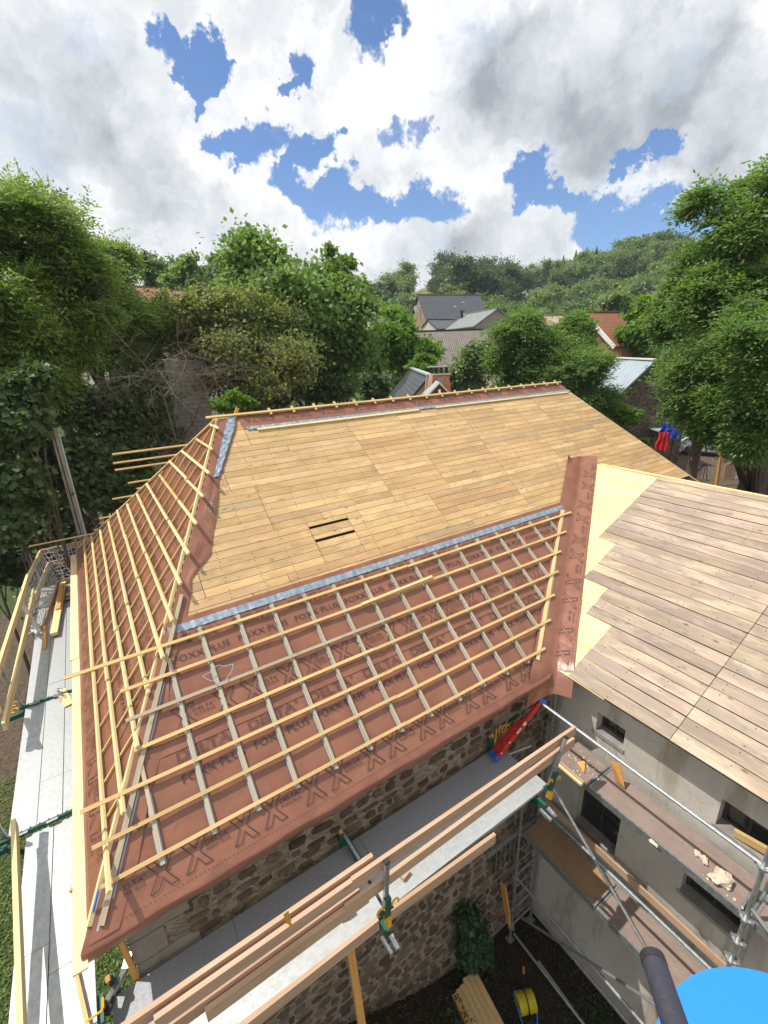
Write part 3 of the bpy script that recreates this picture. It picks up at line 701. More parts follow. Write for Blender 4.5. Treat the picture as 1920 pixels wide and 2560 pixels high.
XO = [(0, 0), (.28, 0), (.5, .34), (.72, 0), (1, 0), (.64, .5), (1, 1), (.72, 1), (.5, .66), (.28, 1), (0, 1), (.36, .5)]
def putX(m, PF, x, t, w, h, o, rot=False):
    P = [(x-b*h, t+a*w) if rot else (x+a*w, t+b*h) for a, b in XO]
    for i in range(12):
        a, b = P[i], P[(i+1) % 12]; d = V((b[0]-a[0], b[1]-a[1])).normalized(); n = V((-d.y, d.x))*.0045
        m.face([PF(a[0]-n.x, a[1]-n.y, o), PF(b[0]-n.x, b[1]-n.y, o), PF(b[0]+n.x, b[1]+n.y, o), PF(a[0]+n.x, a[1]+n.y, o)])
def dashes(m, PF, x0, x1, t, o):
    x = x0
    while x < x1: m.face([PF(x, t-.003, o), PF(x+.022, t-.003, o), PF(x+.022, t+.003, o), PF(x, t+.003, o)]); x += .042
def logo(m, PF, x, t, o, rot=False):
    if rot: put(m, 'd', PF, x, t, .23, .045, o, rot=True); put(m, 'f', PF, x+.055, t, .23, .035, o, rot=True)
    else: put(m, 'd', PF, x, t+.045, .23, .045, o); put(m, 'r', PF, x+.235, t+.075, .02, .02, o); put(m, 'f', PF, x, t-.005, .24, .033, o)
def prints(PF, xa, xb, tb, sh, o, rowX=True, rowD=True):
    m = MB(); k = -3
    while True:
        x = sh+.82*k; k += 1
        if x > 20: break
        lo, hi = xa(tb+.27), xb(tb+.27)
        if rowX:
            if lo < x and x+.24 < hi: logo(m, PF, x, tb+.24, o)
            for d in (.26, .59):
                if lo < x+d and x+d+.26 < hi: putX(m, PF, x+d, tb+.13, .26, .27, o)
        lo, hi = xa(tb+1.1), xb(tb+1.1)
        if rowD:
            if lo < x-.06 and x+.56 < hi: put(m, 'D', PF, x-.06, tb+1.16, .60, .125, o); put(m, 'r', PF, x+.555, tb+1.235, .045, .045, o)
            if lo < x-.06 and x+.64 < hi: put(m, 'F', PF, x-.06, tb+.94, .70, .085, o)
    dashes(m, PF, xa(tb+.08), xb(tb+.08), tb+.075, o)
    return m
prints(PM, lambda t: hipx(t)+.1, lambda t: valx(t)-.05, 0., .13, .0205).build('printed_lettering', 'print_ink', und1, origin=(2, 5, -4))
prints(PM, lambda t: hipx(t)+.1, lambda t: valx(t)-.05, 1.35, .36, .0305).build('printed_lettering', 'print_ink', und2, origin=(2, 5, -4))
m = MB()
for k in range(12):
    x = 2.56+.80*k
    if x < 11.6: put(m, 'D', PM, x, 6.43, .58, .125, .024, flip=True); put(m, 'F', PM, x+.1, 6.60, .62, .05, .024, flip=True)
m.build('printed_lettering', 'print_ink', und5, origin=(7, 8, -1.5))
PHr = lambda x, t, o: PH(18-x, t, o)        # reads from the eave side
def hya(t): return 18-(YR2-(YR2-9.15)*t/LH)
def hyb(t): return 18-(A0.y+(9.15-A0.y)*t/LH)
for tb, sh, pr in ((0., .3, 1), (1.35, .5, 1), (2.7, .1, 1), (4.05, .4, 0)):
    pm = prints(PHr, lambda t: hya(t)+.15, lambda t: hyb(t)-.1, tb, sh, .0175, True, bool(pr))
    if pm.v: pm.build('printed_lettering', 'print_ink', und3, origin=(0, 8, -3.5))
m = MB(); put(m, 'D', lambda x, t, o: PM(hipx(t)+x, t, o), .25, 4.35, .42, .11, .062, rot=True)
put(m, 'F', lambda x, t, o: PM(hipx(t)+x, t, o), .15, 4.75, .45, .07, .060, rot=True); logo(m, lambda x, t, o: PM(hipx(t)+x, t, o), .16, 3.75, .058, True)
put(m, 'D', lambda x, t, o: PM(hipx(t)+x, t, o), .20, 2.1, .35, .10, .05, rot=True)
m.build('printed_lettering', 'print_ink', und4, origin=(0.5, 7, -3))
c8s = lambda x, y: (x*.422, 2000+y*.422)
# small things on the brown slope
m = MB(); m.beam(onP(c8s(583, 535), PH(0, 0, .10), nH), onP(c8s(553, 660), PH(0, 0, .05), nH), .03, .012, nH); one('tape_roll', m, 'blue_plastic', 'bright blue plastic strip sticking out at the bottom corner of the hip', 'plastic strip')
m = MB(); pts = [PM(.75+.16*math.cos(a)*(1+.3*math.sin(3*a)), 1.93+.10*math.sin(a*1.0)+.02*math.sin(5*a), .12+.01*math.sin(2*a)) for a in [i*.35 for i in range(22)]]
m.path(pts, .004, 5); one('wire_loop', m, 'seal_tape', 'tangle of pale blue wire lying on the grey batten near the hip', 'wire')
m = MB(); m.beam(PM(2.72, 2.1, .026), PM(2.70, 2.66, .026), .03, .008, nM); one('blue_strap', m, 'blue_plastic', 'short blue tape strip beside a counter batten under the foil strip', 'tape')
# ================================================================ WING
wing = thing('plastered_wing', (8, 0, GZ), 'grey plastered wing with weathered plank roof and small windows, joined to the stone house', 'house')
WX = 5.86; YE = -5.0
m = MB()
# windows as openings in the wall (y0,y1,z0,z1)
wins = []
for p, q_ in (((1495, 1780), (1556, 1872)), ((1806, 1997), (1925, 2160))):
    a = onX(p, WX); b = onX(q_, WX); wins.append((min(a.y, b.y), max(a.y, b.y), min(a.z, b.z), max(a.z, b.z)))
c6 = lambda x, y: (1200+x*.434, 1700+y*.434)
a, b = onX(c6(570, 640), WX), onX(c6(790, 920), WX); wins.append((min(a.y, b.y), max(a.y, b.y), -8.05, max(a.z, b.z)+.55))
a, b = onX(c6(1160, 1170), WX), onX(c6(1480, 1530), WX); wins.append((min(a.y, b.y), max(a.y, b.y)+.0, min(a.z, b.z)+.1, max(a.z, b.z)+.55))
wins.append((-1.3, -.4, -6.1, -5.55)); wins.append((-1.4, -.3, -9, -7.8))
ys = sorted(set([YE, 4.02]+[w[0] for w in wins]+[w[1] for w in wins])); zs = sorted(set([GZ-2, -5.02]+[w[2] for w in wins]+[w[3] for w in wins]))
for i in range(len(ys)-1):
    for j in range(len(zs)-1):
        yc, zc = (ys[i]+ys[i+1])/2, (zs[j]+zs[j+1])/2
        if any(w[0] < yc < w[1] and w[2] < zc < w[3] for w in wins): continue
        m.face([(WX, ys[i], zs[j]), (WX, ys[i+1], zs[j]), (WX, ys[i+1], zs[j+1]), (WX, ys[i], zs[j+1])])
for w in wins:                                # reveals
    for (a, b) in (((w[0], w[2]), (w[1], w[2])), ((w[1], w[2]), (w[1], w[3])), ((w[1], w[3]), (w[0], w[3])), ((w[0], w[3]), (w[0], w[2]))):
        m.face([(WX, a[0], a[1]), (WX, b[0], b[1]), (WX+.22, b[0], b[1]), (WX+.22, a[0], a[1])])
m.face([(WX, YE, GZ-2), (14.7, YE, GZ-2), (14.7, YE, -5.02), (10.22, YE, -2.86), (WX, YE, -5.02)])
m.face([(14.7, YE, GZ-2), (14.7, 4.0, GZ-2), (14.7, 4.0, -5.02), (14.7, YE, -5.02)])
m.build('wall', 'lime_render', wing)
for k, w in enumerate(wins):
    f = MB(); fr = .05; X = WX+.17
    f.box((X, w[0], w[2]), (X+.05, w[0]+fr, w[3])); f.box((X, w[1]-fr, w[2]), (X+.05, w[1], w[3]))
    f.box((X+.002, w[0]+fr, w[2]), (X+.05, w[1]-fr, w[2]+fr)); f.box((X+.002, w[0]+fr, w[3]-fr), (X+.05, w[1]-fr, w[3]))
    yc = (w[0]+w[1])/2; f.box((X+.004, yc-.02, w[2]+fr), (X+.048, yc+.02, w[3]-fr))
    fo = f.build('window', 'dark_wood', wing)
    f = MB(); f.box((X+.02, w[0]+fr, w[2]+fr), (X+.03, w[1]-fr, w[3]-fr)); f.build('pane', 'window_glass', fo)
    f = MB(); f.box((WX-.02, w[0]-.03, w[2]-.06), (WX+.16, w[1]+.03, w[2]+.004)); f.build('sill', 'concrete', fo)
    if k == 1:
        f = MB(); f.beam((WX+.06, w[0]+.05, w[2]+.10), (WX+.02, yc+.1, w[2]+.07), .05, .10); f.build('sill_board', 'batten_wood', fo)
# rafter tails under the eave
for y in [3.42, 2.95, 2.469, 1.984, 1.491, 1.019, .53, .04, -.45, -.94, -1.43, -1.9, -2.4, -2.9]:
    m = MB(); m.beam(PW(y, .03, -.075), PW(y, 1.2, -.075), .065, .085, nW, 0, .2); m.build('rafter_tail', 'rail_wood', wing)
m = MB(); m.face([PW(4.0, -.0, -.03), PW(YE, -.0, -.03), PW(YE, 5.12, -.03), PW(6.8, 5.12, -.03)]); m.build('roof_shade_sheet', 'void_dark', wing)  # near-black sheet painting the shade in the gaps of the wing boards
def yb(w):
    return 4.90 if w > 2.82 else (4.51 if w > 1.87 else (4.01 if w > 1.10 else 3.52))
old = MB(); new = MB(); w = 0.; k = 0
steps = [1.10, 1.87, 2.82, 5.15]
while w < 5.14:
    w2 = min(w+random.uniform(.185, .225), 5.15)
    for s_ in steps:
        if abs(w2-s_) < .09: w2 = s_
    tm = (w+w2)/2; y_b = yb(tm)+random.uniform(-.008, .008)
    js = [y_b]
    seam = 1.97 if tm < 2.75 else 1.9
    js += [seam, YE] if tm < 4.0 else [random.uniform(0, 1), YE]
    for i in range(len(js)-1):
        a, b = js[i]-.004, js[i+1]+.004; o = random.uniform(-.002, .006); g = random.uniform(.006, .014)
        kk = random.uniform(.72, 1.05); col = (kk, kk*random.uniform(.95, 1.01), kk*random.uniform(.9, 1.02)); ou = random.random()*50; ov = random.random()*50
        P = [PW(a, w+g, o), PW(b, w+g, o+random.uniform(-.003, .003)), PW(b, w2-.003, o), PW(a, w2-.003, o)]; Q = [p-nW*.022 for p in P]
        old.face(P, [(-a+ou, w+ov), (-b+ou, w+ov), (-b+ou, w2+ov), (-a+ou, w2+ov)], 0, col)
        for ii in range(4): jj = (ii+1) % 4; old.face([P[ii], Q[ii], Q[jj], P[jj]], None, 0, (.5, .45, .4))
        for ny in range(12):
            for dw in (.05, .15):
                yy = a-.15-.49*ny; s = .006
                if yy > b and random.random() < .5: old.face([PW(yy-s, w+dw-s, .010), PW(yy+s, w+dw-s, .010), PW(yy+s, w+dw+s, .010), PW(yy-s, w+dw+s, .010)], None, 1)
    w = w2
w = 0.
while w < 5.14:
    w2 = min(w+.155, 5.15); tm = (w+w2)/2
    for s_ in steps:
        if abs(w2-s_) < .07: w2 = s_
    tm = (w+w2)/2
    a, b = valy(tm)+.03, yb(tm)-.62
    cuts = [a]+([lerp(a, b, random.uniform(.3, .7))] if a-b > 1.2 else [])+[b]
    for i in range(len(cuts)-1):
        kk = random.uniform(.9, 1.05); col = (kk, kk*random.uniform(.96, 1), kk*random.uniform(.85, 1)); ou = random.random()*50; ov = random.random()*50; g = .0015
        P = [PW(cuts[i], w+g, -.004), PW(cuts[i+1], w+g, -.026 if i == len(cuts)-2 else -.004), PW(cuts[i+1], w2-g, -.026 if i == len(cuts)-2 else -.004), PW(cuts[i], w2-g, -.004)]
        new.prism(P, nW*-.02, 0, None); new.uv[-24:] = [(0, 0)]*24; n0 = len(new.uv)-24
        new.uv[n0:n0+4] = [(-cuts[i]+ou, w+ov), (-cuts[i+1]+ou, w+ov), (-cuts[i+1]+ou, w2+ov), (-cuts[i]+ou, w2+ov)]
        for q_ in range(6): new.c[-1-q_] = col
    w = w2
old.build('roof_boarding', ['old_wood', 'nail_iron'], wing)
new.build('new_roof_boarding', 'fresh_wood', wing)['label'] = 'fresh pale yellow boards next to the valley'
m = MB()                                       # far slope of the wing
m.prism([(10.22, YE, -2.78), (10.22, 6.8, -2.78), (15.0, 4.0, -5.0), (15.0, YE, -5.0)], (0, 0, -.03), 0, lambda p: (p.y, p.x)); m.build('roof_boarding', 'old_wood', wing)
m = MB(); m.beam((10.24, YE, -2.775), (10.24, 6.3, -2.775), .10, .02); m.build('ridge_board', 'fresh_wood', wing)
# valley membrane
mv = MB(); G = []; NV = 70
def vedge(w): return valy(w)-(.30+.028*w)
for i in range(NV+1):
    w = lerp(-.12, 5.42, i/NV); t = w*.7214; xv = valx(t)
    L = PM(xv-.60, t+.02, .03+.01*math.sin(t*4)); c_ = PM(xv, t, .03); e_ = PW(vedge(w), w, .018+.006*math.sin(w*6))
    col = []
    for j in range(6): s = j/5; p = L.lerp(c_, s); p = p+V((0, 0, .02*math.sin(s*3.14)+.003*math.sin(w*9+j))); col.append(p)
    for j in range(1, 7): s = j/6; p = c_.lerp(e_, s); p = p+V((0, 0, .015*(1-s)*math.sin(s*3.14)+.003*math.sin(w*7+j*2))); col.append(p)
    if i > NV-3: col[0] = col[0]+V((0, 0, .04*(i-NV+3)))
    if i < 4: col = [p+V((0, -.02, -.035*(4-i)**1.3)) for p in col]
    G.append(col)
for i in range(NV):
    for j in range(11): mv.face([G[i][j], G[i+1][j], G[i+1][j+1], G[i][j+1]])
vo = mv.build('valley_membrane', 'roof_membrane', wing, smooth=True, merge=True)
m = MB()
PV = lambda a, b, o: PW(vedge(a*.965+0.0)+.06+b, a, o+.012)   # a along the valley (w), b across
k = 0; aa = .15
while aa < 5.0:
    putX(m, lambda x, t, o: PV(x, t, o), aa, .05, .24, .28, .030, rot=False); aa += .40
    putX(m, lambda x, t, o: PV(x, t, o), aa, .05, .24, .28, .030); aa += .33
    put(m, 'd', lambda x, t, o: PV(x, t, o), aa, .12, .20, .05, .030); put(m, 'f', lambda x, t, o: PV(x, t, o), aa, .05, .20, .04, .030); aa += .27
dashes(m, lambda x, t, o: PV(x, t, o), .1, 5.2, .0, .03)
m.build('printed_lettering', 'print_ink', vo, origin=(8, 5, -4))
# ================================================================ SCAFFOLD ALONG THE FRONT WALL
ZD = -6.12
fs = thing('front_scaffold', (2, 3.5, ZD), 'galvanised scaffold walkway on green brackets along the rubble stone wall with timber guard rails', 'scaffold')
c6b = lambda x, y: (800+x*.1808, 2060+y*.1808)
c7 = lambda x, y: (600+x*.482, 1900+y*.482)
c8 = lambda x, y: (x*.422, 2000+y*.422)
def deck(par, x0_, x1_, y0_, y1_, z, mat, nm='deck_plank', th=.05, lip=True):
    m = MB(); L = max(x1_-x0_, y1_-y0_)
    if x1_-x0_ > y1_-y0_: m.beam((x0_, (y0_+y1_)/2, z-th/2), (x1_, (y0_+y1_)/2, z-th/2), y1_-y0_, th, (0, 0, 1), 0, .06)
    else: m.beam(((x0_+x1_)/2, y0_, z-th/2), ((x0_+x1_)/2, y1_, z-th/2), x1_-x0_, th, (0, 0, 1), 0, .06)
    return m.build(nm, mat, par)
for a, b in ((-1.0, .22), (.225, 1.9), (1.905, 4.55)): deck(fs, a, b, 3.46, 3.93, ZD, 'shaded_deck')
deck(fs, -1.05, 1.72, 3.02, 3.44, ZD-.012, 'galvanised_deck'); deck(fs, 1.76, 4.60, 3.02, 3.44, ZD-.006, 'galvanised_deck')
m = MB(); m.tube((1.5, 3.455, ZD+.012), (4.5, 3.455, ZD+.012), .014, 6); m.build('deck_joint', 'dark_iron', fs)
RY = 2.93
def railpx(p, q, w=.045, h=.145, y=RY, nm='guard_rail', mat='rail_wood', par=fs):
    a, b = onY(p, y), onY(q, y); m = MB()
    m.beam(a-V((0, 0, h/2)), b-V((0, 0, h/2)), w, h, (0, 0, 1), 0, .12); return m.build(nm, mat, par)
def boardx(xa, za, xb, zb, y, w=.045, h=.145, nm='guard_rail', mat='rail_wood', par=fs):
    m = MB(); m.beam((xa, y, za-h/2), (xb, y, zb-h/2), w, h, (0, 0, 1), 0, .12); return m.build(nm, mat, par)
T1 = onY((1438, 1815), RY); T2 = onY(c6b(830, 480), RY); M1 = onY((1436, 1845), RY); M2 = onY(c6b(960, 690), RY)
B1 = onY(c7(1318, 378), RY); B2 = onY(c6b(940, 1010), RY)
boardx(T2.x-.35, T2.z, T1.x, T1.z, RY); boardx(-1.35, T2.z+.02, T2.x-.05, T2.z+.02, RY+.075); boardx(-.55, T2.z-.01, T2.x+.05, T2.z-.015, RY-.002)
boardx(M2.x-.55, M2.z, M1.x, M1.z, RY+.005); boardx(-1.35, M2.z+.01, M2.x-.35, M2.z+.01, RY+.07); boardx(-.2, M2.z-.03, M2.x-.28, M2.z-.03, RY+.002)
boardx(B2.x-.02, ZD+.15, B1.x, B1.z, RY-.01, h=.16, nm='toe_board'); boardx(-1.4, ZD+.13, B2.x-.15, ZD+.16, RY-.012, h=.16, nm='toe_board')
def guard_post(par, base, top, lean=V((0, 0, 0)), hook=V((0, -1, 0))):
    """aluminium square post in a green socket with yellow clips"""
    m = MB(); m.beam(base, top, .05, .04, hook, 0, .05); p = m.build('post', 'galvanised_steel', par)
    m = MB(); m.beam(top-(top-base).normalized()*.01, top+(top-base).normalized()*.012, .06, .05, hook); m.build('cap', 'dark_iron', p)
    d = (top-base).normalized()
    m = MB(); m.beam(base-d*.05+hook*.03, base+d*.22+hook*.03, .075, .05, hook); m.box(base+V((-.09, -.03, -.02)), base+V((.09, .03, .0))); m.build('socket', 'green_paint', par)
    side = d.cross(hook).normalized()
    for s in (-1, 1):
        m = MB(); pts = [base+d*(.10+.05*math.sin(a))+side*s*(.05+.045*(1-math.cos(a)))+hook*.05 for a in [i*.6 for i in range(7)]]; m.path(pts, .011, 6); m.build('clip', 'yellow_paint', par)
    m = MB(); m.beam(base-d*.16+hook*.06, base-d*.05+hook*.05, .05, .07, hook); m.build('clip', 'yellow_paint', par)
pb, pt = onY(c6b(905, 1180), 2.86), onY(c6b(922, 520), 2.86)
guard_post(fs, pb, pt)
p2b, p2t = onY((1180+1065*.1808, 1680+1560*.1808), 2.86), onY((1180+1300*.1808, 1680+905*.1808), 2.86)
guard_post(fs, p2b, p2t)
def bracket(x, par=fs):
    """green wall console carrying the deck"""
    m = MB(); m.beam((x, 4.0, ZD-.12), (x, 2.86, ZD-.12), .05, .08); m.beam((x, 3.93, ZD-.95), (x, 2.98, ZD-.16), .05, .05); m.beam((x, 3.96, ZD-1.0), (x, 3.96, ZD+.25), .06, .05, (0, 1, 0)); m.build('bracket', 'green_paint', par)
    m = MB(); m.beam((x+.02, 2.84, ZD-.13), (x+.02, 2.70, ZD-.16), .05, .04); m.beam((x-.07, 2.90, ZD-.16), (x-.05, 2.72, ZD-.20), .035, .05); m.build('bracket_end', 'galvanised_steel', par)
    m = MB(); m.beam((x-.02, 3.96, ZD+.26), (x-.02, 3.90, ZD+.34), .04, .05); m.build('clip', 'orange_wood', par)
for x in (pb.x+.02, p2b.x-.02, -.95): bracket(x)
bx = onZ(c7(600, 500), ZD).x
m = MB()
pA, pB_ = onZ(c7(515, 350), ZD+.16), onZ(c7(625, 530), ZD+.02)
m.beam(pA, pB_, .07, .04); m.beam(pA+V((0, .02, .0)), pA+V((.02, .06, .12)), .09, .05); m.build('wall_hook', 'green_paint', fs)
m = MB(); m.beam(lerp(pA, pB_, .15)+V((0, 0, .022)), lerp(pA, pB_, .95)+V((0, 0, .022)), .035, .006); m.build('wall_hook', 'galvanised_steel', fs)
# timber prop leaning to the ground, orange-brown
m = MB(); a = onY(c6b(360, 1560), 3.25); a.z += .6; b = onY((905, 2565), 2.9); d = (b-a).normalized(); b2 = a+d*((GZ+.4-a.z)/d.z)
m.beam(a, b2, .09, .05, (0, 1, 0)); one('timber_prop', m, 'orange_wood', 'long orange timber standing from the ground up to the stone wall walkway', 'timber prop')
# orange tag tied to the top rail
m = MB(); a = onY(c7(237, 790), RY-.03); 
m.beam(a, a+V((.01, -.02, -.12)), .05, .01, (0, 1, 0)); m.beam(a+V((.01, -.02, -.12)), a+V((.03, -.03, -.20)), .025, .01, (0, 1, 0)); one('orange_tag', m, 'orange_wood', 'small orange wooden wedge hung over the top guard rail above the stone wall', 'wedge')
m = MB(); a = onZ(c6b(1190, 740), ZD); m.beam(a+V((-.06, 0, .03)), a+V((.06, .03, .03)), .06, .05); one('wood_block', m, 'rail_wood', 'small wood offcut lying on the bright walkway behind the toe board', 'offcut')
# ================================================================ SCAFFOLD ALONG THE LEFT SIDE
ls = thing('side_scaffold', (-1.55, 9, -5.8), 'bright galvanised scaffold walkway along the hipped end with timber rails and white safety net', 'scaffold')
ZL = -5.8
def strips(par, xa, xb, ys_, z, mat='galvanised_deck'):
    for i in range(len(ys_)-1): deck(par, xa, xb, ys_[i]+.004, ys_[i+1]-.004, z-.003*(i % 2), mat)
strips(ls, -1.97, -1.672, [6.25, 8.2, 11.6, 14.5], ZL); strips(ls, -1.664, -1.384, [6.25, 7.05, 9.6, 14.5], ZL); strips(ls, -1.374, -1.12, [6.25, 7.05, 9.0, 14.5], ZL)
strips(ls, -1.78, -1.484, [2.0, 4.62, 6.2], ZL-.02); strips(ls, -1.476, -1.08, [2.0, 4.3, 6.2], ZL-.024)
c4b = lambda x, y: (x*.2079, 2100+y*.2079); c7b = lambda x, y: (x*.2441, 1660+y*.2441); r1 = lambda x, y: (x*.2411, 1350+y*.2411)
for yb_ in (6.23, 9.10, 13.2):                # consoles across the walkway
    m = MB(); m.beam((-2.05, yb_, ZL+.015), (-1.10, yb_, ZL+.015), .035, .05)
    for k in range(9): m.beam((-1.95+.1*k, yb_-.03, ZL+.03), (-1.92+.1*k, yb_+.03, ZL+.03), .012, .03)
    m.beam((-2.0, yb_, ZL-.1), (-2.35, yb_-.02, ZL-.12), .06, .08); m.beam((-2.0, yb_, ZL-.15), (-1.2, yb_, ZL-1.0), .045, .045); m.beam((-1.95, yb_-.05, ZL-.1), (-1.95, yb_-.35, ZL-.7), .04, .04); m.build('bracket', 'green_paint', ls)
    m = MB(); m.beam((-1.9, yb_-.03, ZL+.045), (-1.75, yb_-.03, ZL+.045), .03, .012); m.beam((-1.55, yb_-.03, ZL+.045), (-1.42, yb_-.03, ZL+.045), .03, .012); m.build('bracket_plate', 'galvanised_steel', ls)
    for s in (-.1, .1):
        m = MB(); m.path([V((-2.1+.05*math.cos(a), yb_+s+.06*math.sin(a), ZL+.08)) for a in [i*.7 for i in range(8)]], .011, 6); m.build('clip', 'yellow_paint', ls)
def rail(par, p, q, zp, zq, w=.045, h=.14, mat='rail_wood', nm='guard_rail', tilt=(0, 0, 1)):
    a, b = onZ(p, zp), onZ(q, zq); m = MB(); m.beam(a-V((0, 0, h/2)), b-V((0, 0, h/2)), w, h, tilt, 0, .1); m.build(nm, mat, par); return a, b
rail(ls, r1(415, 105), r1(285, 370), -4.87, -4.87, mat='pale_batten_wood'); rail(ls, r1(285, 345), r1(-140, 1659), -4.84, -4.84, w=.055, mat='pale_batten_wood')
rail(ls, r1(500, 230), r1(360, 560), -5.27, -5.27, mat='pale_batten_wood'); rail(ls, r1(345, 500), r1(30, 1900), -5.24, -5.24, w=.05, mat='pale_batten_wood')
rail(ls, r1(605, 415), r1(430, 900), -5.66, -5.66, nm='toe_board')
rail(ls, r1(-130, 1430), r1(-20, 1720), -4.95, -4.95, mat='pale_batten_wood')
a, b = rail(ls, c7b(132, 1590), c4b(240, 2400), -5.33, -5.33, w=.05, mat='pale_batten_wood')
for (xx, zz) in ((-1.96, -4.88),): m = MB(); m.beam((xx, 1.5, zz-.07), (xx, 6.4, zz-.07), .045, .14, (0, 0, 1), 0, .1); m.build('guard_rail', 'pale_batten_wood', ls)
# far end: three boards across
for (p, q, z) in ((r1(425, 100), r1(850, 20), -4.87), (r1(500, 235), r1(775, 175), -5.27), (r1(610, 420), r1(775, 370), -5.66)):
    a = onZ(p, z); m = MB(); m.beam(a-V((0, 0, .07)), (-.75, a.y+.05, z-.07), .045, .15); m.build('guard_rail', 'rail_wood', ls)
def gpost(x, y, z0, z1, lean=-.12):
    m = MB(); m.beam((x, y, z0), (x+lean, y, z1), .045, .045, (0, 1, 0)); m.build('post', 'galvanised_steel', ls)
gpost(-1.98, 6.3, -5.9, -4.95); gpost(-2.0, 9.15, -5.9, -4.9); gpost(-2.0, 11.9, -5.9, -4.8); gpost(-1.9, 14.55, -5.9, -4.8)
m = MB(); m.tube((-1.45, 14.75, -5.8), (-1.45, 14.75, -4.8), .022, 8); m.build('post', 'tube_steel', ls)
# safety net
def net(P00, P10, P11, P01, nu, nv, sag, name):
    m = MB(); G = []
    for i in range(nu+1):
        row_ = []
        for j in range(nv+1):
            s, t = i/nu, j/nv; p = (P00.lerp(P10, s)).lerp(P01.lerp(P11, s), t)
            k = math.sin(3.1416*t); p = p+V((sag.x*k, sag.y*k, sag.z*k))+V((.02*math.sin(s*29+j*1.9), .02*math.sin(s*17+j), .025*math.sin(s*23-j*2.3)))
            row_.append(p)
        G.append(row_)
    for i in range(nu+1):
        for j in range(nv+1):
            if i < nu: m.tube(G[i][j], G[i+1][j], .0065, 3, caps=False)
            if j < nv: m.tube(G[i][j], G[i][j+1], .0065, 3, caps=False)
    return m.build(name, 'net_rope', ls)
p00 = onZ(r1(415, 110), -4.87); p01 = onZ(r1(600, 425), -5.66); p10 = onZ(r1(185, 590), -4.85); p11 = onZ(r1(415, 900), -5.72)
net(p00, p10, p11, p01, 24, 11, V((.03, 0, -.05)), 'safety_net')
net(p00, V((-.85, p00.y+.05, -4.87)), V((-.85, p01.y, -5.66)), p01, 11, 9, V((0, -.04, -.03)), 'safety_net')
m = MB(); m.tube(onZ(r1(190, 590), -4.85)-V((0, 0, .05)), onZ(r1(410, 950), -5.7), .045, 7, 0); m.build('rolled_net', 'net_rope', ls)
m = MB()
for i in range(26):
    a = onZ(r1(375+40*math.sin(i*1.7), 930+35*math.cos(i*2.3)), -5.68); m.tube(a, a+V((.05*math.sin(i*3.), .09*math.cos(i*2.), .04)), .02, 5)
m.build('rolled_net', 'net_rope', ls)
m = MB(); m.path([onZ(r1(225, 620), -4.95), onZ(r1(300, 790), -5.3), onZ(r1(370, 930), -5.65)], .014, 6); m.build('net_tie', 'orange_wood', ls)
# loose timber on the side walkway
m = MB(); a, b = onZ(r1(655, 445), ZL+.10), onZ(r1(560, 975), ZL+.10); m.beam(a, b, .14, .07, (0, 0, 1), 0, .1); one('timber_offcut', m, 'fresh_wood', 'longest timber stacked on the far side walkway beside the net', 'timber', 'timbers stacked by the net')
m = MB(); a, b = onZ(r1(640, 470), ZL+.15), onZ(r1(600, 720), ZL+.15); m.beam(a, b, .10, .05, (0, 0, 1), 0, .1); one('timber_offcut', m, 'orange_wood', 'short timber lying on top of the long timber beside the net', 'timber', 'timbers stacked by the net')
m = MB(); a, b = onZ(r1(460, 900), ZL+.12), onZ(r1(465, 1130), ZL+.02); m.beam(a, b, .06, .05, (0, 0, 1), 0, .1); one('timber_offcut', m, 'orange_wood', 'orange batten end leaning on the side walkway just below the rolled net', 'timber')
m = MB(); a, b = onZ(r1(690, 560), ZL+.03), onZ(r1(770, 560), ZL+.03); m.beam(a, b, .16, .02, (0, 0, 1), 0, .1); one('timber_offcut', m, 'fresh_wood', 'small square board lying across the far end of the side walkway by the green bracket', 'board')
m = MB(); a, b = onZ(c7b(625, 270), ZL+.02), onZ(c7b(710, 420), ZL+.02); m.beam(a, b, .14, .018, (0, 0, 1), 0, .1); one('ply_offcut', m, 'fresh_wood', 'pale wooden board piece on the side walkway with a crumpled plastic wrapper on it', 'board')
m = MB(); a0_ = onZ(c7b(620, 310), ZL+.05); pr_ = None; rr = random.Random(3)
for i in range(26):
    p = a0_+V((rr.uniform(-.05, .05), rr.uniform(-.14, .14), rr.uniform(0, .05))); q_ = p+V((rr.uniform(-.05, .05), rr.uniform(-.06, .06), rr.uniform(-.02, .04))); r_ = p+V((rr.uniform(-.05, .05), rr.uniform(-.06, .06), rr.uniform(-.01, .04))); m.face([p, q_, r_])
one('plastic_wrap', m, 'galvanised_steel', 'crumpled silvery plastic wrapper lying on the pale board piece', 'wrapper')
m = MB(); a, b = onZ(c4b(890, 1490), ZL+.02), onZ(c4b(1060, 2250), ZL+.02); m.beam(a, b, .035, .035, (0, 0, 1), 0, .1); one('thin_batten', m, 'batten_wood', 'thin batten lying on the brightest near end of the side walkway', 'batten')
m = MB(); a = onZ(c4b(880, 580), ZL+.02); m.beam(a-V((.03, .03, 0)), a+V((.05, .05, .01)), .03, .03); one('wood_chip', m, 'orange_wood', 'small wood chip lying alone on the bright near walkway beside the hip corner', 'wood chip')
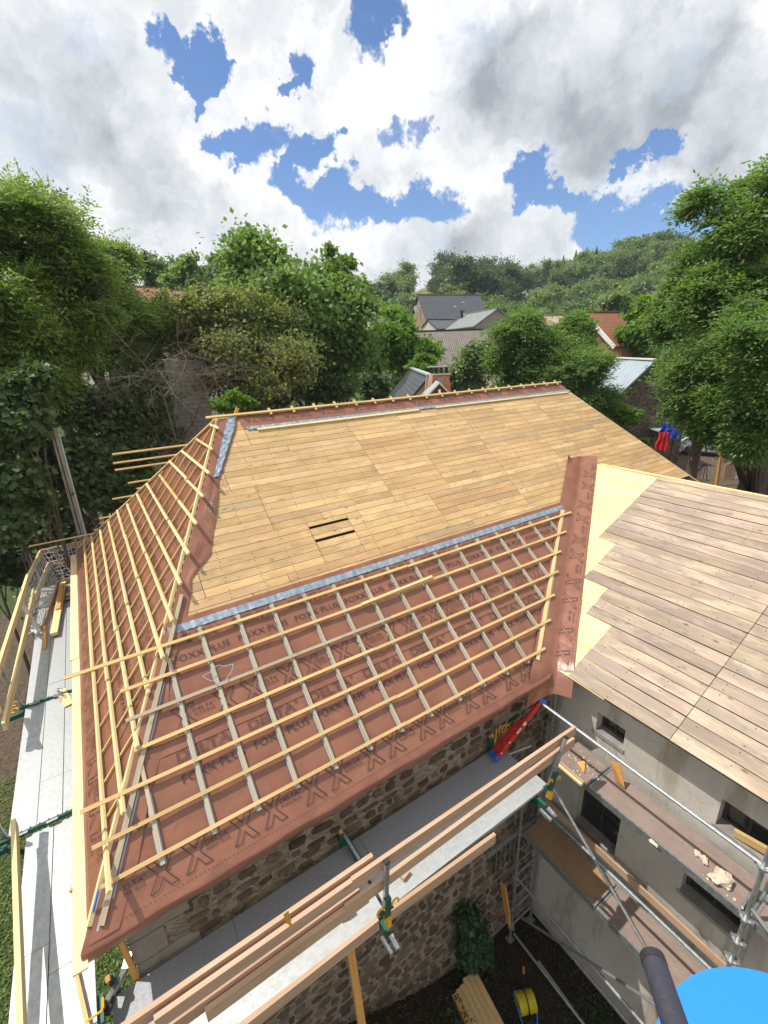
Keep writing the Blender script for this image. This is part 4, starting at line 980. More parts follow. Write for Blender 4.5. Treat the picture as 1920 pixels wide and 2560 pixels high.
# corner post and clamp where the two walkways meet
ct = thing('corner_support', (-.95, 3.3, -6.3), 'green and silver scaffold corner arm standing below the corner of the brown roof', 'scaffold arm')
a, b = onZ(c4b(1510, 1560), -6.0), onZ(c4b(1280, 1960), -5.9)
m = MB(); m.beam(a, b, .05, .05); m.beam(a, a+V((.06, .12, .02)), .07, .06); m.build('arm', 'galvanised_steel', ct)
m = MB(); e_ = onZ(c4b(1180, 1900), -5.9); m.beam(e_, onZ(c4b(1190, 2400), -5.9), .10, .06); m.beam(onZ(c4b(1105, 1380), -5.84), onZ(c4b(1130, 2300), -5.84), .012, .03); m.build('arm', 'green_paint', ct)
m = MB(); m.tube(onZ(c4b(1235, 1900), -5.85), onZ(c4b(1240, 2030), -5.85), .014, 6); m.tube(onZ(c4b(1050, 2180), -5.76), onZ(c4b(1240, 2040), -5.76), .010, 6); m.build('pin', 'yellow_paint', ct)
m = MB(); m.beam(onZ(c4b(1290, 2000), -5.95), onZ(c4b(1350, 1990), -5.95), .12, .06); m.build('foot', 'dark_iron', ct)
m = MB(); a = onY((299, 2345), 3.98); m.beam(a, a-V((-.03, .02, .9)), .05, .03, (0, 1, 0)); one('split_board', m, 'orange_wood', 'narrow split board hanging at the stone wall corner below the roof corner', 'board')
# ================================================================ SCAFFOLD ALONG THE WING
ws = thing('wing_scaffold', (5.1, 2, GZ), 'two level tube scaffold with dusty plywood decks in front of the grey plastered wing', 'scaffold')
XA, XB = 5.10, 5.72
T = .0242
def tb(p, q, r=T, nm='tube', mat='tube_steel'): m = MB(); m.tube(p, q, r, 10); m.build(nm, mat, ws)
for (y, zt_) in ((3.80, -7.3), (.70, -3.9), (-2.4, -3.9)): tb((XA, y, GZ+.12), (XA, y, zt_), .026, 'standard')
for (y, zt_) in ((3.80, -5.05), (.70, -5.2), (-2.4, -4.4)): tb((XB, y, GZ+.12), (XB, y, zt_), .026, 'standard')
for y in (3.80, .70, -2.4):
    for x in (XA, XB):
        m = MB(); m.box((x-.07, y-.07, GZ+.0), (x+.07, y+.07, GZ+.015)); m.tube((x, y, GZ), (x, y, GZ+.2), .018, 8); m.build('base_plate', 'galvanised_steel', ws)
for z in (-8.40, -9.55, -10.55, -11.05): tb((XA, 3.80, z), (XB, 3.80, z), nm='transom')
for z in (-6.35, -8.45):
    for y in (.70, -2.4): tb((XA, y, z), (XB, y, z), nm='transom')
for k in range(7): tb((XA+.02, 3.80, -8.9-.33*k), (XB-.02, 3.80, -8.9-.33*k), .012, 'rung')
for z, x in ((-5.33, XA), (-7.38, XA), (-9.6, XA), (-11.2, XA)):
    tb((x, 3.72, z), (x, -2.5, z-.02), nm='ledger', mat='galvanised_steel' if z in (-5.33, -7.38) else 'tube_steel')
tb((XB-.02, 3.75, -11.1), (XB-.02, -2.4, -11.1), nm='ledger'); tb((XA, 3.25, -6.75), (XA, .72, -8.75), nm='brace'); tb((XA-.03, 3.74, -10.55), (XA-.03, .72, -8.55), nm='brace'); tb((XA, .7, -6.0), (XA, -2.3, -8.0), nm='brace')
tb((XA+.02, .72, -5.35), (XB, -2.3, -5.35), nm='ledger')
for (x, y, z) in ((XA, .70, -6.2), (XA, .70, -6.95), (XA, .70, -5.35), (XA, .70, -7.4), (XA, 3.8, -8.4), (XA, 3.8, -9.6), (XA, 3.8, -10.55), (XA, 3.8, -11.1), (XA, .70, -6.6), (XB, 3.8, -6.2), (XB, 3.8, -5.4)):
    m = MB(); m.tube((x, y, z-.012), (x, y, z+.012), .062, 12); m.beam((x-.07, y, z), (x+.07, y, z), .05, .045); m.beam((x, y-.08, z), (x, y+.08, z), .04, .045); m.build('coupler', 'galvanised_steel', ws)
def plydeck(xa, xb, ya, yb2, z, mat):
    m = MB(); m.beam(((xa+xb)/2, yb2, z-.012), ((xa+xb)/2, ya, z-.012), xb-xa, .02, (0, 0, 1), 0, .05); p = m.build('deck_plank', mat, ws)
    m = MB(); fr = .03
    m.beam((xa-.012, ya, z-.05), (xa-.012, yb2, z-.05), .028, .11); m.beam((xb+.012, ya, z-.05), (xb+.012, yb2, z-.05), .028, .11); m.beam((xa, ya+.015, z-.03), (xb, ya+.015, z-.03), .03, .075); m.beam((xa, yb2-.015, z-.03), (xb, yb2-.015, z-.03), .03, .075); m.build('deck_frame', 'galvanised_steel', p)
    return p
plydeck(XA+.05, XB-.03, 2.72, 3.36, -6.20, 'dusty_ply'); plydeck(XA+.05, XB-.03, .76, 2.70, -6.20, 'dusty_ply'); plydeck(XA+.05, XB-.03, -2.3, .66, -6.20, 'dusty_ply')
plydeck(XA+.03, XB-.05, 2.30, 3.72, -8.33, 'chipboard'); plydeck(XA+.03, XB-.05, .74, 2.28, -8.33, 'dusty_ply'); plydeck(XA+.03, XB-.05, -2.3, .66, -8.33, 'dusty_ply')
m = MB(); m.beam((XB+.01, 3.7, -8.05), (XB+.01, .72, -8.05), .028, .13); m.build('toe_board', 'rail_wood', ws)
tb((XA+.02, 3.75, -6.32), (4.3, 3.98, -6.4), nm='tie'); tb((XA+.3, 3.98, -5.98), (4.65, 3.98, -5.98), .02, 'tie')
# boards, stones and offcuts on the decks
ZT = -6.20
m = MB(); a, b = onZ((1360+200*.1688, 1700+1245*.1688), ZT+.03), onZ((1360+570*.1688, 1700+1560*.1688), ZT+.03)
m.beam(a, b, .045, .03, (0, 0, 1), 0, .1); one('edge_batten', m, 'pale_batten_wood', 'pair width pale batten lying on the deck edge nearest the courtyard under the rail ends', 'batten')
m = MB(); a, b = onZ((1360+240*.1688, 1700+1225*.1688), ZT+.03), onZ((1360+590*.1688, 1700+1525*.1688), ZT+.03)
m.beam(a, b, .03, .03, (0, 0, 1), 0, .1); one('edge_batten', m, 'rail_wood', 'thinner batten on the deck beside the pale edge batten', 'batten')
P = [onZ((1360+x*.1688, 1700+y*.1688), ZT+.03) for x, y in ((485, 1210), (610, 1195), (598, 1370))]
m = MB(); m.prism(P, (0, 0, -.025), 0, lambda p: (p.y, p.x)); one('wood_wedge', m, 'orange_wood', 'triangular orange wood offcut lying on the upper plywood deck', 'wedge')
P = [onZ((1360+x*.1688, 1700+y*.1688), zz) for x, y, zz in ((975, 1185, ZT+.42), (1130, 1245, ZT+.38), (1195, 1610, ZT+.03), (1060, 1500, ZT+.03))]
m = MB(); m.prism(P, (.02, 0, -.02), 0, lambda p: (p.y*1., p.z)); one('leaning_board', m, 'orange_wood', 'short orange board leaning up from the upper plywood deck against the wall side', 'board')
def stone(name, p, r, sc, label, seed, par=None, mat='stone_rubble'):
    rr = random.Random(seed); bm = bmesh.new(); bmesh.ops.create_icosphere(bm, subdivisions=3, radius=1)
    for v in bm.verts:
        n = v.co.normalized(); k = 1+.18*math.sin(n.x*5+seed)+.14*math.sin(n.y*7+seed*2)+.08*math.sin(n.z*11+n.x*9)+rr.uniform(-.035, .035); v.co = V((n.x*sc[0], n.y*sc[1], n.z*sc[2]))*k*r
    zmin = min(v.co.z for v in bm.verts)
    me = bpy.data.meshes.new(name); bm.to_mesh(me); bm.free(); me.materials.append(MATS[mat]); o = bpy.data.objects.new(name, me); C.objects.link(o); o.location = V(p)-V((0, 0, zmin*.85)); o.rotation_euler.z = seed*1.3
    return tag(o, label, 'stone')
c6c = lambda x, y: (1560+x*.217, 2100+y*.217)
stone('limestone_block', onZ(c6c(1120, 470), ZT), .105, (1.25, 1.0, .5), 'largest pale broken stone lying on the upper deck of the wing scaffold', 2)
stone('limestone_block', onZ(c6c(1190, 540), ZT), .045, (1.1, 1, .6), 'pale stone chip touching the near end of the largest stone', 5)
stone('limestone_block', onZ(c6c(920, 240), ZT), .045, (1.3, .9, .6), 'fist sized pale stone farther along the upper deck from the largest stone', 3)
stone('limestone_block', onZ(c6c(840, 165), ZT), .035, (1.0, 1.2, .6), 'small pale stone next to the fist sized stone on the upper deck', 4)
stone('limestone_block', onZ(c6c(330, 40), ZT), .035, (1.6, .8, .5), 'small lone pale stone near the outer edge of the upper deck', 6)
m = MB(); rr = random.Random(5)
for i in range(150):
    if i < 90: x, y = rr.uniform(900, 1500), rr.gauss(680, 130); y = 400+(x-900)*.75+rr.gauss(130, 70); p = onZ(c6c(x, y), ZT+.004)
    else: p = onZ((1360+rr.uniform(300, 900)*.1688, 1700+rr.gauss(1250, 130)*.1688), ZT+.004)
    if not (XA+.07 < p.x < XB-.05) or p.y > 3.34: continue
    s = rr.uniform(.005, .016); m.beam(p-V((s, s*.5, 0)), p+V((s, s*.7, 0)), s*1.4, s*.8)
one('stone_rubble', m, 'stone_rubble', 'crumbs of pale stone and mortar scattered over the upper plywood deck', 'rubble')['kind'] = 'stuff'
# ---- ladder
lad = thing('ladder', (4.3, 3.75, ZD), 'red folding ladder with blue caps standing against the corner pole by the stone wall', 'ladder')
rg = lambda x, y: (1180+x*.1808, 1680+y*.1808)
Lb = onZ(rg(325, 1210), ZD+.04); Lt = onY(rg(955, 400), 3.62)
Lb2 = onZ(rg(395, 1010), ZD+.02)
ax = (Lt-Lb).normalized(); sd_ = V((.30, .80, .0)); sd_ = (sd_-ax*sd_.dot(ax)).normalized(); nd = ax.cross(sd_).normalized()
LL = (Lt-Lb).length
for k, off in enumerate((0., .115)):
    m = MB(); m.beam(Lb+sd_*off+ax*.06, Lt+sd_*off*.7-ax*(.02+.45*k), .085, .03, sd_, 0, .0); m.beam(Lb+sd_*off+ax*.06+nd*.03, Lt+sd_*off*.7+nd*.03-ax*(.02+.45*k), .016, .045, sd_); m.build('rail', 'red_fibreglass', lad)
    m = MB(); m.beam(Lb+sd_*off-ax*.02, Lb+sd_*off+ax*.07, .095, .05, sd_); m.build('foot', 'ladder_blue', lad)
for k in range(7):
    s = .12+.12*k; m = MB(); m.tube(Lb+ax*LL*s, Lb+sd_*.11+ax*LL*s, .014, 8); m.build('rung', 'galvanised_steel', lad)
m = MB(); tc = Lt+sd_*.02
m.beam(tc-ax*.03, tc+ax*.05, .11, .09, sd_); m.beam(tc+ax*.02-nd*.06, tc+ax*.05-nd*.06, .05, .12, sd_); m.build('top_cap', 'ladder_blue', lad)
for s, r_ in ((.62, .035), (.12, .014), (.30, .014)):
    m = MB(); p = Lb+ax*LL*s-sd_*.017; m.tube(p, p-sd_*.004, r_, 16); m.build('sticker', 'sticker_white', lad)
m = MB(); p = Lb+ax*LL*.50-sd_*.0165; m.beam(p-ax*.05, p+ax*.05, .04, .003, sd_); m.build('sticker', 'sticker_white', lad)
m = MB(); p = Lb+ax*LL*.505-sd_*.0185; m.beam(p-ax*.02, p+ax*.03, .012, .001, sd_); m.build('sticker_print', 'ladder_blue', lad)
# hoist hooks hanging on the wall beside the ladder
m = MB(); a = onY(rg(400, 790), 3.9)
for k in range(3): m.path([a+V((.05*k+.045*math.cos(t_), -.02*k, .05*math.sin(t_)*1.4)) for t_ in [i*.7 for i in range(8)]], .010, 6)
m.tube(a+V((-.10, 0, .05)), a+V((-.12, 0, -.30)), .012, 6); one('hook_bundle', m, 'yellow_paint', 'bundle of yellow scaffold hooks hanging on the stone wall left of the red ladder', 'hooks')
# ================================================================ COURTYARD THINGS
st = thing('plank_stack', (3.6, 1.6, GZ+.05), 'stack of yellow planks lying on the dark courtyard ground', 'plank stack')
d7 = lambda x, y: (1120+x*.1688, 2300+y*.1688)
ends = [((55, 1110), (190, 1445)), ((135, 1020), (400, 1650)), ((190, 960), (480, 1650)), ((265, 835), (640, 1650)), ((345, 790), (760, 1650)), ((415, 740), (860, 1600))]
def planks():
    P0 = onZ(d7(415, 740), -11.05); P1_ = onZ(d7(860, 1590), -11.05); dr = (P1_-P0).normalized(); pe = V((-dr.y, dr.x, 0))
    if pe.dot(onZ(d7(55, 1110), -11.05)-P0) < 0: pe = -pe
    W_ = (onZ(d7(55, 1110), -11.05)-P0).dot(pe); n = 6
    for k in range(n):
        q_ = onZ(d7(*ends[n-1-k][0]), -11.05); s = (q_-P0).dot(dr)
        w_ = W_/n
        for l in range(3 if k < 4 else 2):
            a = P0+pe*(w_*(k+.5))+dr*(s+.02*l)-V((0, 0, .035+.07*l)); L_ = 4.2 if k < 5 else 1.0
            m = MB(); m.beam(a, a+dr*L_, w_-.006, .065, (0, 0, 1), 0, .15); m.build('plank', 'batten_wood' if l else 'orange_wood' if k == 5 else 'batten_wood', st)
planks()
cr_ = thing('cable_reel', onZ(d7(1150, 1260), GZ+.0), 'yellow extension cable wound on a blue reel frame on the courtyard ground', 'cable reel')
p0, p1_ = onZ(d7(985, 1250), GZ+.22), onZ(d7(1310, 1180), GZ+.22); axr = (p1_-p0).normalized(); mid = (p0+p1_)/2; 
def ring(m, c, ax_, r, th, n=20, seg=5):
    x = ax_.orthogonal().normalized(); y = ax_.cross(x); pts = [c+(x*math.cos(6.2832*i/n)+y*math.sin(6.2832*i/n))*r for i in range(n+1)]; m.path(pts, th, seg)
fu = V((0, 0, 1)); hx = axr
m = MB()
for k in range(13):
    c_ = mid+axr*((k-6)*.024); ring(m, c_, (axr+V((.05*math.sin(k*2), .05*math.cos(k), 0))).normalized(), .15+.008*math.sin(k*2.3), .013, 22, 6)
m.build('cable', 'yellow_cable', cr_, smooth=True)
m = MB(); m.tube(mid-axr*.15, mid+axr*.15, .13, 16); m.build('drum', 'yellow_cable', cr_)
m = MB(); ring(m, mid, V(axr), .172, .012, 22, 6); m.build('strap', 'black_rubber', cr_)
m = MB()
fw = axr.cross(fu).normalized()
for s in (-1, 1):
    c_ = mid+fw*s*.24; m.tube(c_-axr*.13-V((0, 0, .18)), c_+axr*.13-V((0, 0, .18)), .022, 8)
    m.tube(c_-axr*.13-V((0, 0, .18)), mid-axr*.18+fw*s*.05, .016, 8); m.tube(c_+axr*.13-V((0, 0, .18)), mid+axr*.18+fw*s*.05, .016, 8)
m.build('frame', 'ladder_blue', cr_)
P = [onZ(d7(*q_), GZ+.06) for q_ in ((830, 1290), (1045, 1460), (830, 1475))]
m = MB(); m.prism(P, (0, 0, -.04), 0, lambda p: (p.x, p.y)); one('board_offcut', m, 'orange_wood', 'triangular brown board lying on the ground beside the yellow cable reel', 'board')
m = MB(); m.beam(onZ(d7(705, 855), GZ+.05), onZ(d7(655, 1140), GZ+.05), .05, .03); one('thin_offcut', m, 'orange_wood', 'thin pale stick lying on the dark ground between plank stack and cable reel', 'stick')
m = MB(); m.beam(onZ(d7(1120, 690), GZ+.05), onZ(d7(1122, 800), GZ+.05), .04, .03); one('thin_offcut', m, 'orange_wood', 'short stick on the ground farther from the cable reel than the thin pale stick', 'stick')
a, b = onZ(d7(1340, 610), GZ+.15), onZ((1160+1050*.2712, 1960+2140*.2712), GZ+.10)
m = MB(); m.tube(a, b, .026, 8); one('loose_tube', m, 'tube_steel', 'loose steel scaffold tube lying on the courtyard ground', 'scaffold tube')
a = onX(c1(360, 925), 4.85); b = onX(c1(400, 1210), 4.85); m = MB(); m.beam(a, b, .14, .03, (1, 0, 0), 0, .1); m.beam(b, b+(b-a).normalized()*.2, .10, .03, (1, 0, 0)); one('standing_board', m, 'orange_wood', 'orange board standing upright against the foot of the outer scaffold pole', 'board')
# ================================================================ NEAR CAMERA: blue lid and black handle
def near():
    c_ = ray(1990, 2840)*1.0; n = (-ray(1875, 2640)).normalized(); n = (n*.45+V((-.25, .15, .9))).normalized()
    x = n.orthogonal().normalized(); y = n.cross(x); m = MB(); N = 72
    rad = .275; rings = [0, .04]+[.05+.006*i for i in range(37)]; rings = [r for r in rings if r < rad-.006]+[rad-.004, rad, rad-.002]
    prev = None
    for i, r in enumerate(rings):
        h = .00012*(i % 2)+.018*(1-(r/rad)**2) if i < len(rings)-1 else -.03
        cur = [c_+x*math.cos(6.2832*k/N)*r+y*math.sin(6.2832*k/N)*r+n*h for k in range(N)]
        if prev:
            for k in range(N):
                j = (k+1) % N
                if i == 1: m.face([prev[0], cur[k], cur[j]])
                else: m.face([prev[k], cur[k], cur[j], prev[j]])
        prev = cur
    return m
plain('lid_blue', (.004, .19, .90), .75)
plain('foam_black', (.035, .036, .055), .6, bmp=.3, bscale=90)
lo = one('round_lid', near(), 'lid_blue', 'bright blue round ribbed lid close to the viewer beside the black foam handle', 'lid', smooth=False)
a = ray(1632, 2397).normalized()*.92; b = ray(1742, 2725).normalized()*.84
h_ = thing('foam_handle', a, 'black foam covered pole end reaching up beside the blue lid', 'pole')
m = MB(); m.tube(a, b, .0150, 28); m.build('foam_grip', 'foam_black', h_, smooth=False)
m = MB(); m.tube(a+(a-b).normalized()*.002, a+(b-a).normalized()*.008, .0157, 28); m.build('rim', 'black_rubber', h_)
# ================================================================ TERRAIN
def pol(p): d = ray(*D(*p)); return math.degrees(math.atan2(d.x, d.y)), math.degrees(math.atan2(d.z, math.hypot(d.x, d.y)))
PROF = [(-60, 1.0)]+[pol(p) for p in [(250, 740), (500, 735), (700, 715), (760, 668), (830, 662), (900, 624), (925, 612), (950, 622), (1000, 630), (1100, 636), (1180, 634), (1250, 612), (1320, 596), (1400, 584), (1450, 582), (1500, 590), (1659, 590)]]+[(120, 3.0), (200, 1)]
def prof(a):
    for i in range(len(PROF)-1):
        if PROF[i][0] <= a <= PROF[i+1][0]: s = (a-PROF[i][0])/(PROF[i+1][0]-PROF[i][0]); return lerp(PROF[i][1], PROF[i+1][1], s)
    return 1.
def sst(x, a, b): x = max(0, min(1, (x-a)/(b-a))); return x*x*(3-2*x)
RR = 235.
def gz(x, y):
    r = math.hypot(x, y); a = math.degrees(math.atan2(x, y))
    z = GZ
    lawn = sst(-x, -.2, 1.0)*1.3; z += lawn                       # side lawn a little higher
    if -.7 < x < 5.9 and y < 4.1: z += 1.7*sst(-x, -4.6, -.8)*sst(y, .8, 3.9)*(1-sst(-x, -.2, 1.0))
    z += 4.3*sst(x, 13.6, 17)*(1-sst(r, 42, 110))
    hz = RR*math.tan(R(prof(a))) if a > -70 and a < 130 else -6
    z += (hz-GZ-1.0)*(sst(r, 45, RR)*.55+.45*max(0, min(1, (r-60)/(RR-60)))) if r > 45 else 0
    if r > RR: z -= (r-RR)*.22
    z += .5*math.sin(x*.09)*math.cos(y*.07)*sst(r, 25, 60)
    return z
def terrain():
    m = MB(); rad = [0, 2, 4, 6, 8, 10, 12, 14, 16, 18, 21, 24, 28, 33, 39, 46, 54, 64, 76, 90, 106, 124, 144, 166, 190, 212, 226, 235, 244, 256, 280, 330, 420, 600]; na_ = 144
    g = [[V((r*math.sin(6.28318*k/na_), r*math.cos(6.28318*k/na_), 0)) for k in range(na_)] for r in rad]
    for row_ in g:
        for p in row_: p.z = gz(p.x, p.y)
    for i in range(1, len(rad)):
        for k in range(na_):
            k2 = (k+1) % na_; c_ = (g[i][k]+g[i][k2])/2; r = rad[i]
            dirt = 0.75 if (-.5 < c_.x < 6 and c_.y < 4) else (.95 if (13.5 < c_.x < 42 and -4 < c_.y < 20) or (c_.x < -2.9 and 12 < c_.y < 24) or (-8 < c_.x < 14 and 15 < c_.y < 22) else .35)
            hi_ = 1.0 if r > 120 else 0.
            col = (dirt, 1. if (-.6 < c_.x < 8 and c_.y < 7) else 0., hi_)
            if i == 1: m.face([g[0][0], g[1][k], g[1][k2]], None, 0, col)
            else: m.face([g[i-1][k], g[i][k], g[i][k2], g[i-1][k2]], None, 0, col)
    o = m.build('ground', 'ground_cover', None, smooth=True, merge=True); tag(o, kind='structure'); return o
terrain()
m = MB()                                        # lane beside the side lawn
for i in range(12):
    y0_, y1_ = -4+3*i, -1+3*i; xs = lambda y: (-3.35-.02*y*1.5, -8-.02*y)
    a, b = xs(y0_); c_, d_ = xs(y1_)
    if y0_ < 8: m.face([(a, y0_, -10.19), (b, y0_, -10.19), (d_, y1_, -10.19), (c_, y1_, -10.19)])
tag(m.build('lane', 'asphalt'), kind='structure')
# ================================================================ VEGETATION
def leaf_mesh(name, cen, ax_, nrm, L, Wd, col, mats, twigs=None):
    n = len(cen); side = np.cross(ax_, nrm); side /= np.linalg.norm(side, axis=1, keepdims=True)+1e-9
    v = np.empty((n, 4, 3)); L = L[:, None]; Wd = Wd[:, None]
    v[:, 0] = cen-ax_*L*.5; v[:, 1] = cen+side*Wd*.5-ax_*L*.05; v[:, 2] = cen+ax_*L*.5; v[:, 3] = cen-side*Wd*.5-ax_*L*.05
    v = v.reshape(-1, 3); me = bpy.data.meshes.new(name)
    me.vertices.add(n*4); me.vertices.foreach_set('co', v.astype(np.float32).ravel())
    me.loops.add(n*4); me.loops.foreach_set('vertex_index', np.arange(n*4, dtype=np.int32))
    me.polygons.add(n); me.polygons.foreach_set('loop_start', np.arange(0, n*4, 4, dtype=np.int32)); me.polygons.foreach_set('loop_total', np.full(n, 4, dtype=np.int32))
    me.update(); me.validate()
    ca = me.color_attributes.new('Col', 'FLOAT_COLOR', 'CORNER'); c4 = np.ones((n, 4), dtype=np.float32); c4[:, :3] = col
    ca.data.foreach_set('color', np.repeat(c4, 4, axis=0).ravel())
    me.materials.append(MATS[mats]); return me
def unit(a): return a/(np.linalg.norm(a, axis=1, keepdims=True)+1e-9)
def crown_mesh(name, mat, half, seed, nclump, per, L, style='broad', clr=.09, droop=.3, lobes=12, hollow=.55, top=1.0):
    """half: crown half sizes (x,y,z); centred on the origin"""
    g = np.random.default_rng(seed); half = np.array(half)
    lobes = int(lobes*1.4); ld = unit(g.normal(size=(lobes, 3))); ld[:, 2] = np.abs(ld[:, 2])*top-.25*(1-top) if style == 'low' else ld[:, 2]
    lc = ld*half*g.uniform(.35, .88, (lobes, 1))*np.array([1.05, 1.05, .95]); lr = g.uniform(.16, .40, (lobes, 1))*half*np.array([1, 1, .72])
    lc = np.vstack([lc, [[0, 0, 0]]]); lr = np.vstack([lr, [half*.42]])
    vol = (lr.prod(1))**(2/3); pick = g.choice(len(lc), nclump, p=vol/vol.sum())
    dd = unit(g.normal(size=(nclump, 3))); dd[:, 2] += .15; dd = unit(dd)
    hr = g.uniform(hollow*.6, 1.10, (nclump, 1)); hr[g.uniform(size=(nclump, 1)) < .10] *= 1.16
    cc = lc[pick]+dd*lr[pick]*hr
    cs = clr*half.mean()*g.uniform(.5, 1.9, nclump)
    ctone = g.uniform(0, 1, nclump)*.55+g.uniform(0, 1, len(lc))[pick]*.3
    N = nclump*per; ci = np.repeat(np.arange(nclump), per)
    off = g.normal(size=(N, 3))*np.array([1, 1, .62])*cs[ci][:, None]
    p = cc[ci]+off; out = unit(p*np.array([1/half[0], 1/half[1], 1/half[2]]))
    if style == 'ash':                          # sprays of paired leaflets on a drooping stalk
        K = 7; a = unit((out*.7+g.normal(size=(N, 3))*.8)*np.array([1, 1, .45])+np.array([0, 0, .05])); n0 = unit(np.array([0, 0, 1.])+out*.35+g.normal(size=(N, 3))*.45)
        sd2 = unit(np.cross(a, n0)); cen = []; axs = []; nr = []; ll = []; tn = []
        for k in range(K):
            s = (k//2)/3.; sg = 1 if k % 2 else -1
            if k == K-1: sg = 0; s = 1.15
            q = p+a*(s*L*1.5)+np.array([0, 0, -1.])*(s*s*L*droop*1.3); ax1 = unit(a*(.75 if sg else 1.)+sd2*sg*.8+np.array([0, 0, -droop*.6]))
            cen.append(q+ax1*L*.3); axs.append(ax1); nr.append(unit(n0+g.normal(size=(N, 3))*.2)); ll.append(g.uniform(.75, 1.1, N)*L*.62); tn.append(ctone[ci])
        cen = np.vstack(cen); axs = np.vstack(axs); nr = np.vstack(nr); ll = np.concatenate(ll); tn = np.concatenate(tn); ww = ll*.40
    else:
        axs = unit(out*.5+g.normal(size=(N, 3))+np.array([0, 0, -droop])); nr = unit(np.array([0, 0, .8])+out*.7+g.normal(size=(N, 3))*.55)
        cen = p; ll = g.uniform(.65, 1.25, N)*L; ww = ll*(.75 if style in ('broad', 'low') else .5); tn = ctone[ci]
    M_ = len(cen); col = np.stack([np.clip(tn+g.normal(size=M_)*.16, 0, 1), g.uniform(0, 1, M_), g.uniform(0, 1, M_)], 1)
    me = leaf_mesh(name, cen, axs, nr, ll, ww, col, mat); return me, cc, lc
def trunk_mb(base, top, r, crown_c, lc, cc, seed, nlimb=9, ntwig=26):
    rr = random.Random(seed); m = MB(); base = V(base); top = V(top)
    pts = [base]; n = 6
    for i in range(1, n+1):
        s = i/n; pts.append(base.lerp(top, s)+V((rr.uniform(-1, 1), rr.uniform(-1, 1), 0))*r*.5*(s if s < .9 else .5))
    for i in range(n): m.tube(pts[i], pts[i+1], r*(1.25 if i == 0 else 1)*(1-.11*i), 9, 0, r*(1-.11*(i+1)), caps=False)
    lims = []
    for k in range(min(nlimb, len(lc))):
        e = crown_c+V(lc[k]); s = rr.uniform(.45, .98); a = base.lerp(top, s); mid = a.lerp(e, .5)+V((rr.uniform(-.3, .3), rr.uniform(-.3, .3), rr.uniform(-.1, .4)))
        m.tube(a, mid, r*.42, 6, 0, r*.28, caps=False); m.tube(mid, e, r*.28, 6, 0, r*.12, caps=False); lims += [mid, e]
    for k in range(min(ntwig, len(cc))):
        e = crown_c+V(cc[rr.randrange(len(cc))]); a = min(lims, key=lambda q: (q-e).length) if lims else top
        if (a-e).length > .2: m.tube(a, e, r*.11, 5, 0, r*.035, caps=False)
    return m
def tree(name, cx, ytop, ybot, hw, dist, mat, seed, label, cat='tree', group=None, style='broad', L=.24, nclump=420, per=60, r=.22, droop=.3, depth=1., clr=.09, lobes=12, gzv=None, hollow=.55, trunk=True, nlimb=9, tbase=None):
    ym = (ytop+ybot)/2; c_ = atD(D(cx, ym), dist); tp = atD(D(cx, ytop), dist); bt = atD(D(cx, ybot), dist)
    e1_ = atD(D(cx+hw, ym), dist); hwm = (V((e1_.x, e1_.y, 0))-V((c_.x, c_.y, 0))).length
    ctr = V((c_.x, c_.y, (tp.z+bt.z)/2)); half = (hwm*1.10, hwm*depth*1.10, (tp.z-bt.z)/2*1.08)
    g0 = gz(c_.x, c_.y) if gzv is None else gzv
    root = thing(name, (c_.x, c_.y, g0), label, cat, group)
    me, cc, lc = crown_mesh('crown', mat, half, seed, nclump, per, L, style, clr, droop, lobes, hollow)
    o = bpy.data.objects.new('crown', me); C.objects.link(o); o.parent = root; o.location = ctr-V(root.location)
    if trunk:
        b = V((c_.x, c_.y, g0-.2)) if tbase is None else V(tbase)
        trunk_mb(b, (c_.x, c_.y, ctr.z+half[2]*.25), r, ctr, lc, cc, seed, nlimb).build('trunk', 'bark', root)
    return root
GA = 'ash trees on the left'
tb_ = onZ((1886, 1244), gz(19, 6.5))
tree('ash_tree', 40, 338, 690, 165, 21, 'ash_leaf', 11, 'tallest ash tree at the left edge of the picture, highest against the clouds', style='ash', L=.26, nclump=560, per=33, r=.26, lobes=16, clr=.085)
tree('ash_tree', 175, 425, 800, 110, 23, 'ash_leaf', 12, 'second ash tree from the left, its dark trunk standing beside the concrete pole', style='ash', L=.26, nclump=430, per=33, r=.2, lobes=14)
tree('ash_tree', 262, 528, 880, 85, 25, 'ash_leaf', 13, 'lower ash tree sloping down toward the olive green hazel', style='ash', L=.26, nclump=330, per=33, r=.16, lobes=12)
tree('ash_tree', 20, 560, 900, 120, 18.5, 'ash_leaf', 14, 'leafy ash at the left edge below the tallest ash crown', style='ash', L=.28, nclump=330, per=26, r=.16, lobes=14)
tree('ash_tree', 120, 545, 830, 110, 20, 'ash_leaf', 15, 'bright topped young ash in front of the two tall ash trees', style='ash', L=.28, nclump=320, per=26, r=.14, lobes=12)
tree('maple_tree', 650, 505, 900, 152, 30, 'maple_leaf', 21, 'broad dark green maple rising behind the ridge left of the picture centre', L=.30, nclump=1150, per=75, r=.3, lobes=26, clr=.07)
tree('maple_tree', 735, 524, 680, 34, 31, 'maple_leaf', 22, 'narrow treetop showing at the right shoulder of the broad maple', L=.3, nclump=110, per=50, r=.14)
tree('hazel_tree', 505, 588, 905, 142, 24, 'hazel_leaf', 23, 'wide olive green bushy tree in front of the maple', L=.17, nclump=900, per=75, r=.16, lobes=18, clr=.07)
tree('hazel_tree', 395, 610, 800, 60, 26, 'hazel_leaf', 24, 'small yellowish treetop left of the wide olive tree', L=.17, nclump=240, per=60, r=.1)
tree('shrub', 495, 845, 900, 42, 19.5, 'bright_leaf', 25, 'light green bush peeking over the left end of the ridge', 'shrub', L=.16, nclump=120, per=60, r=.05, trunk=True, gzv=-10.6)
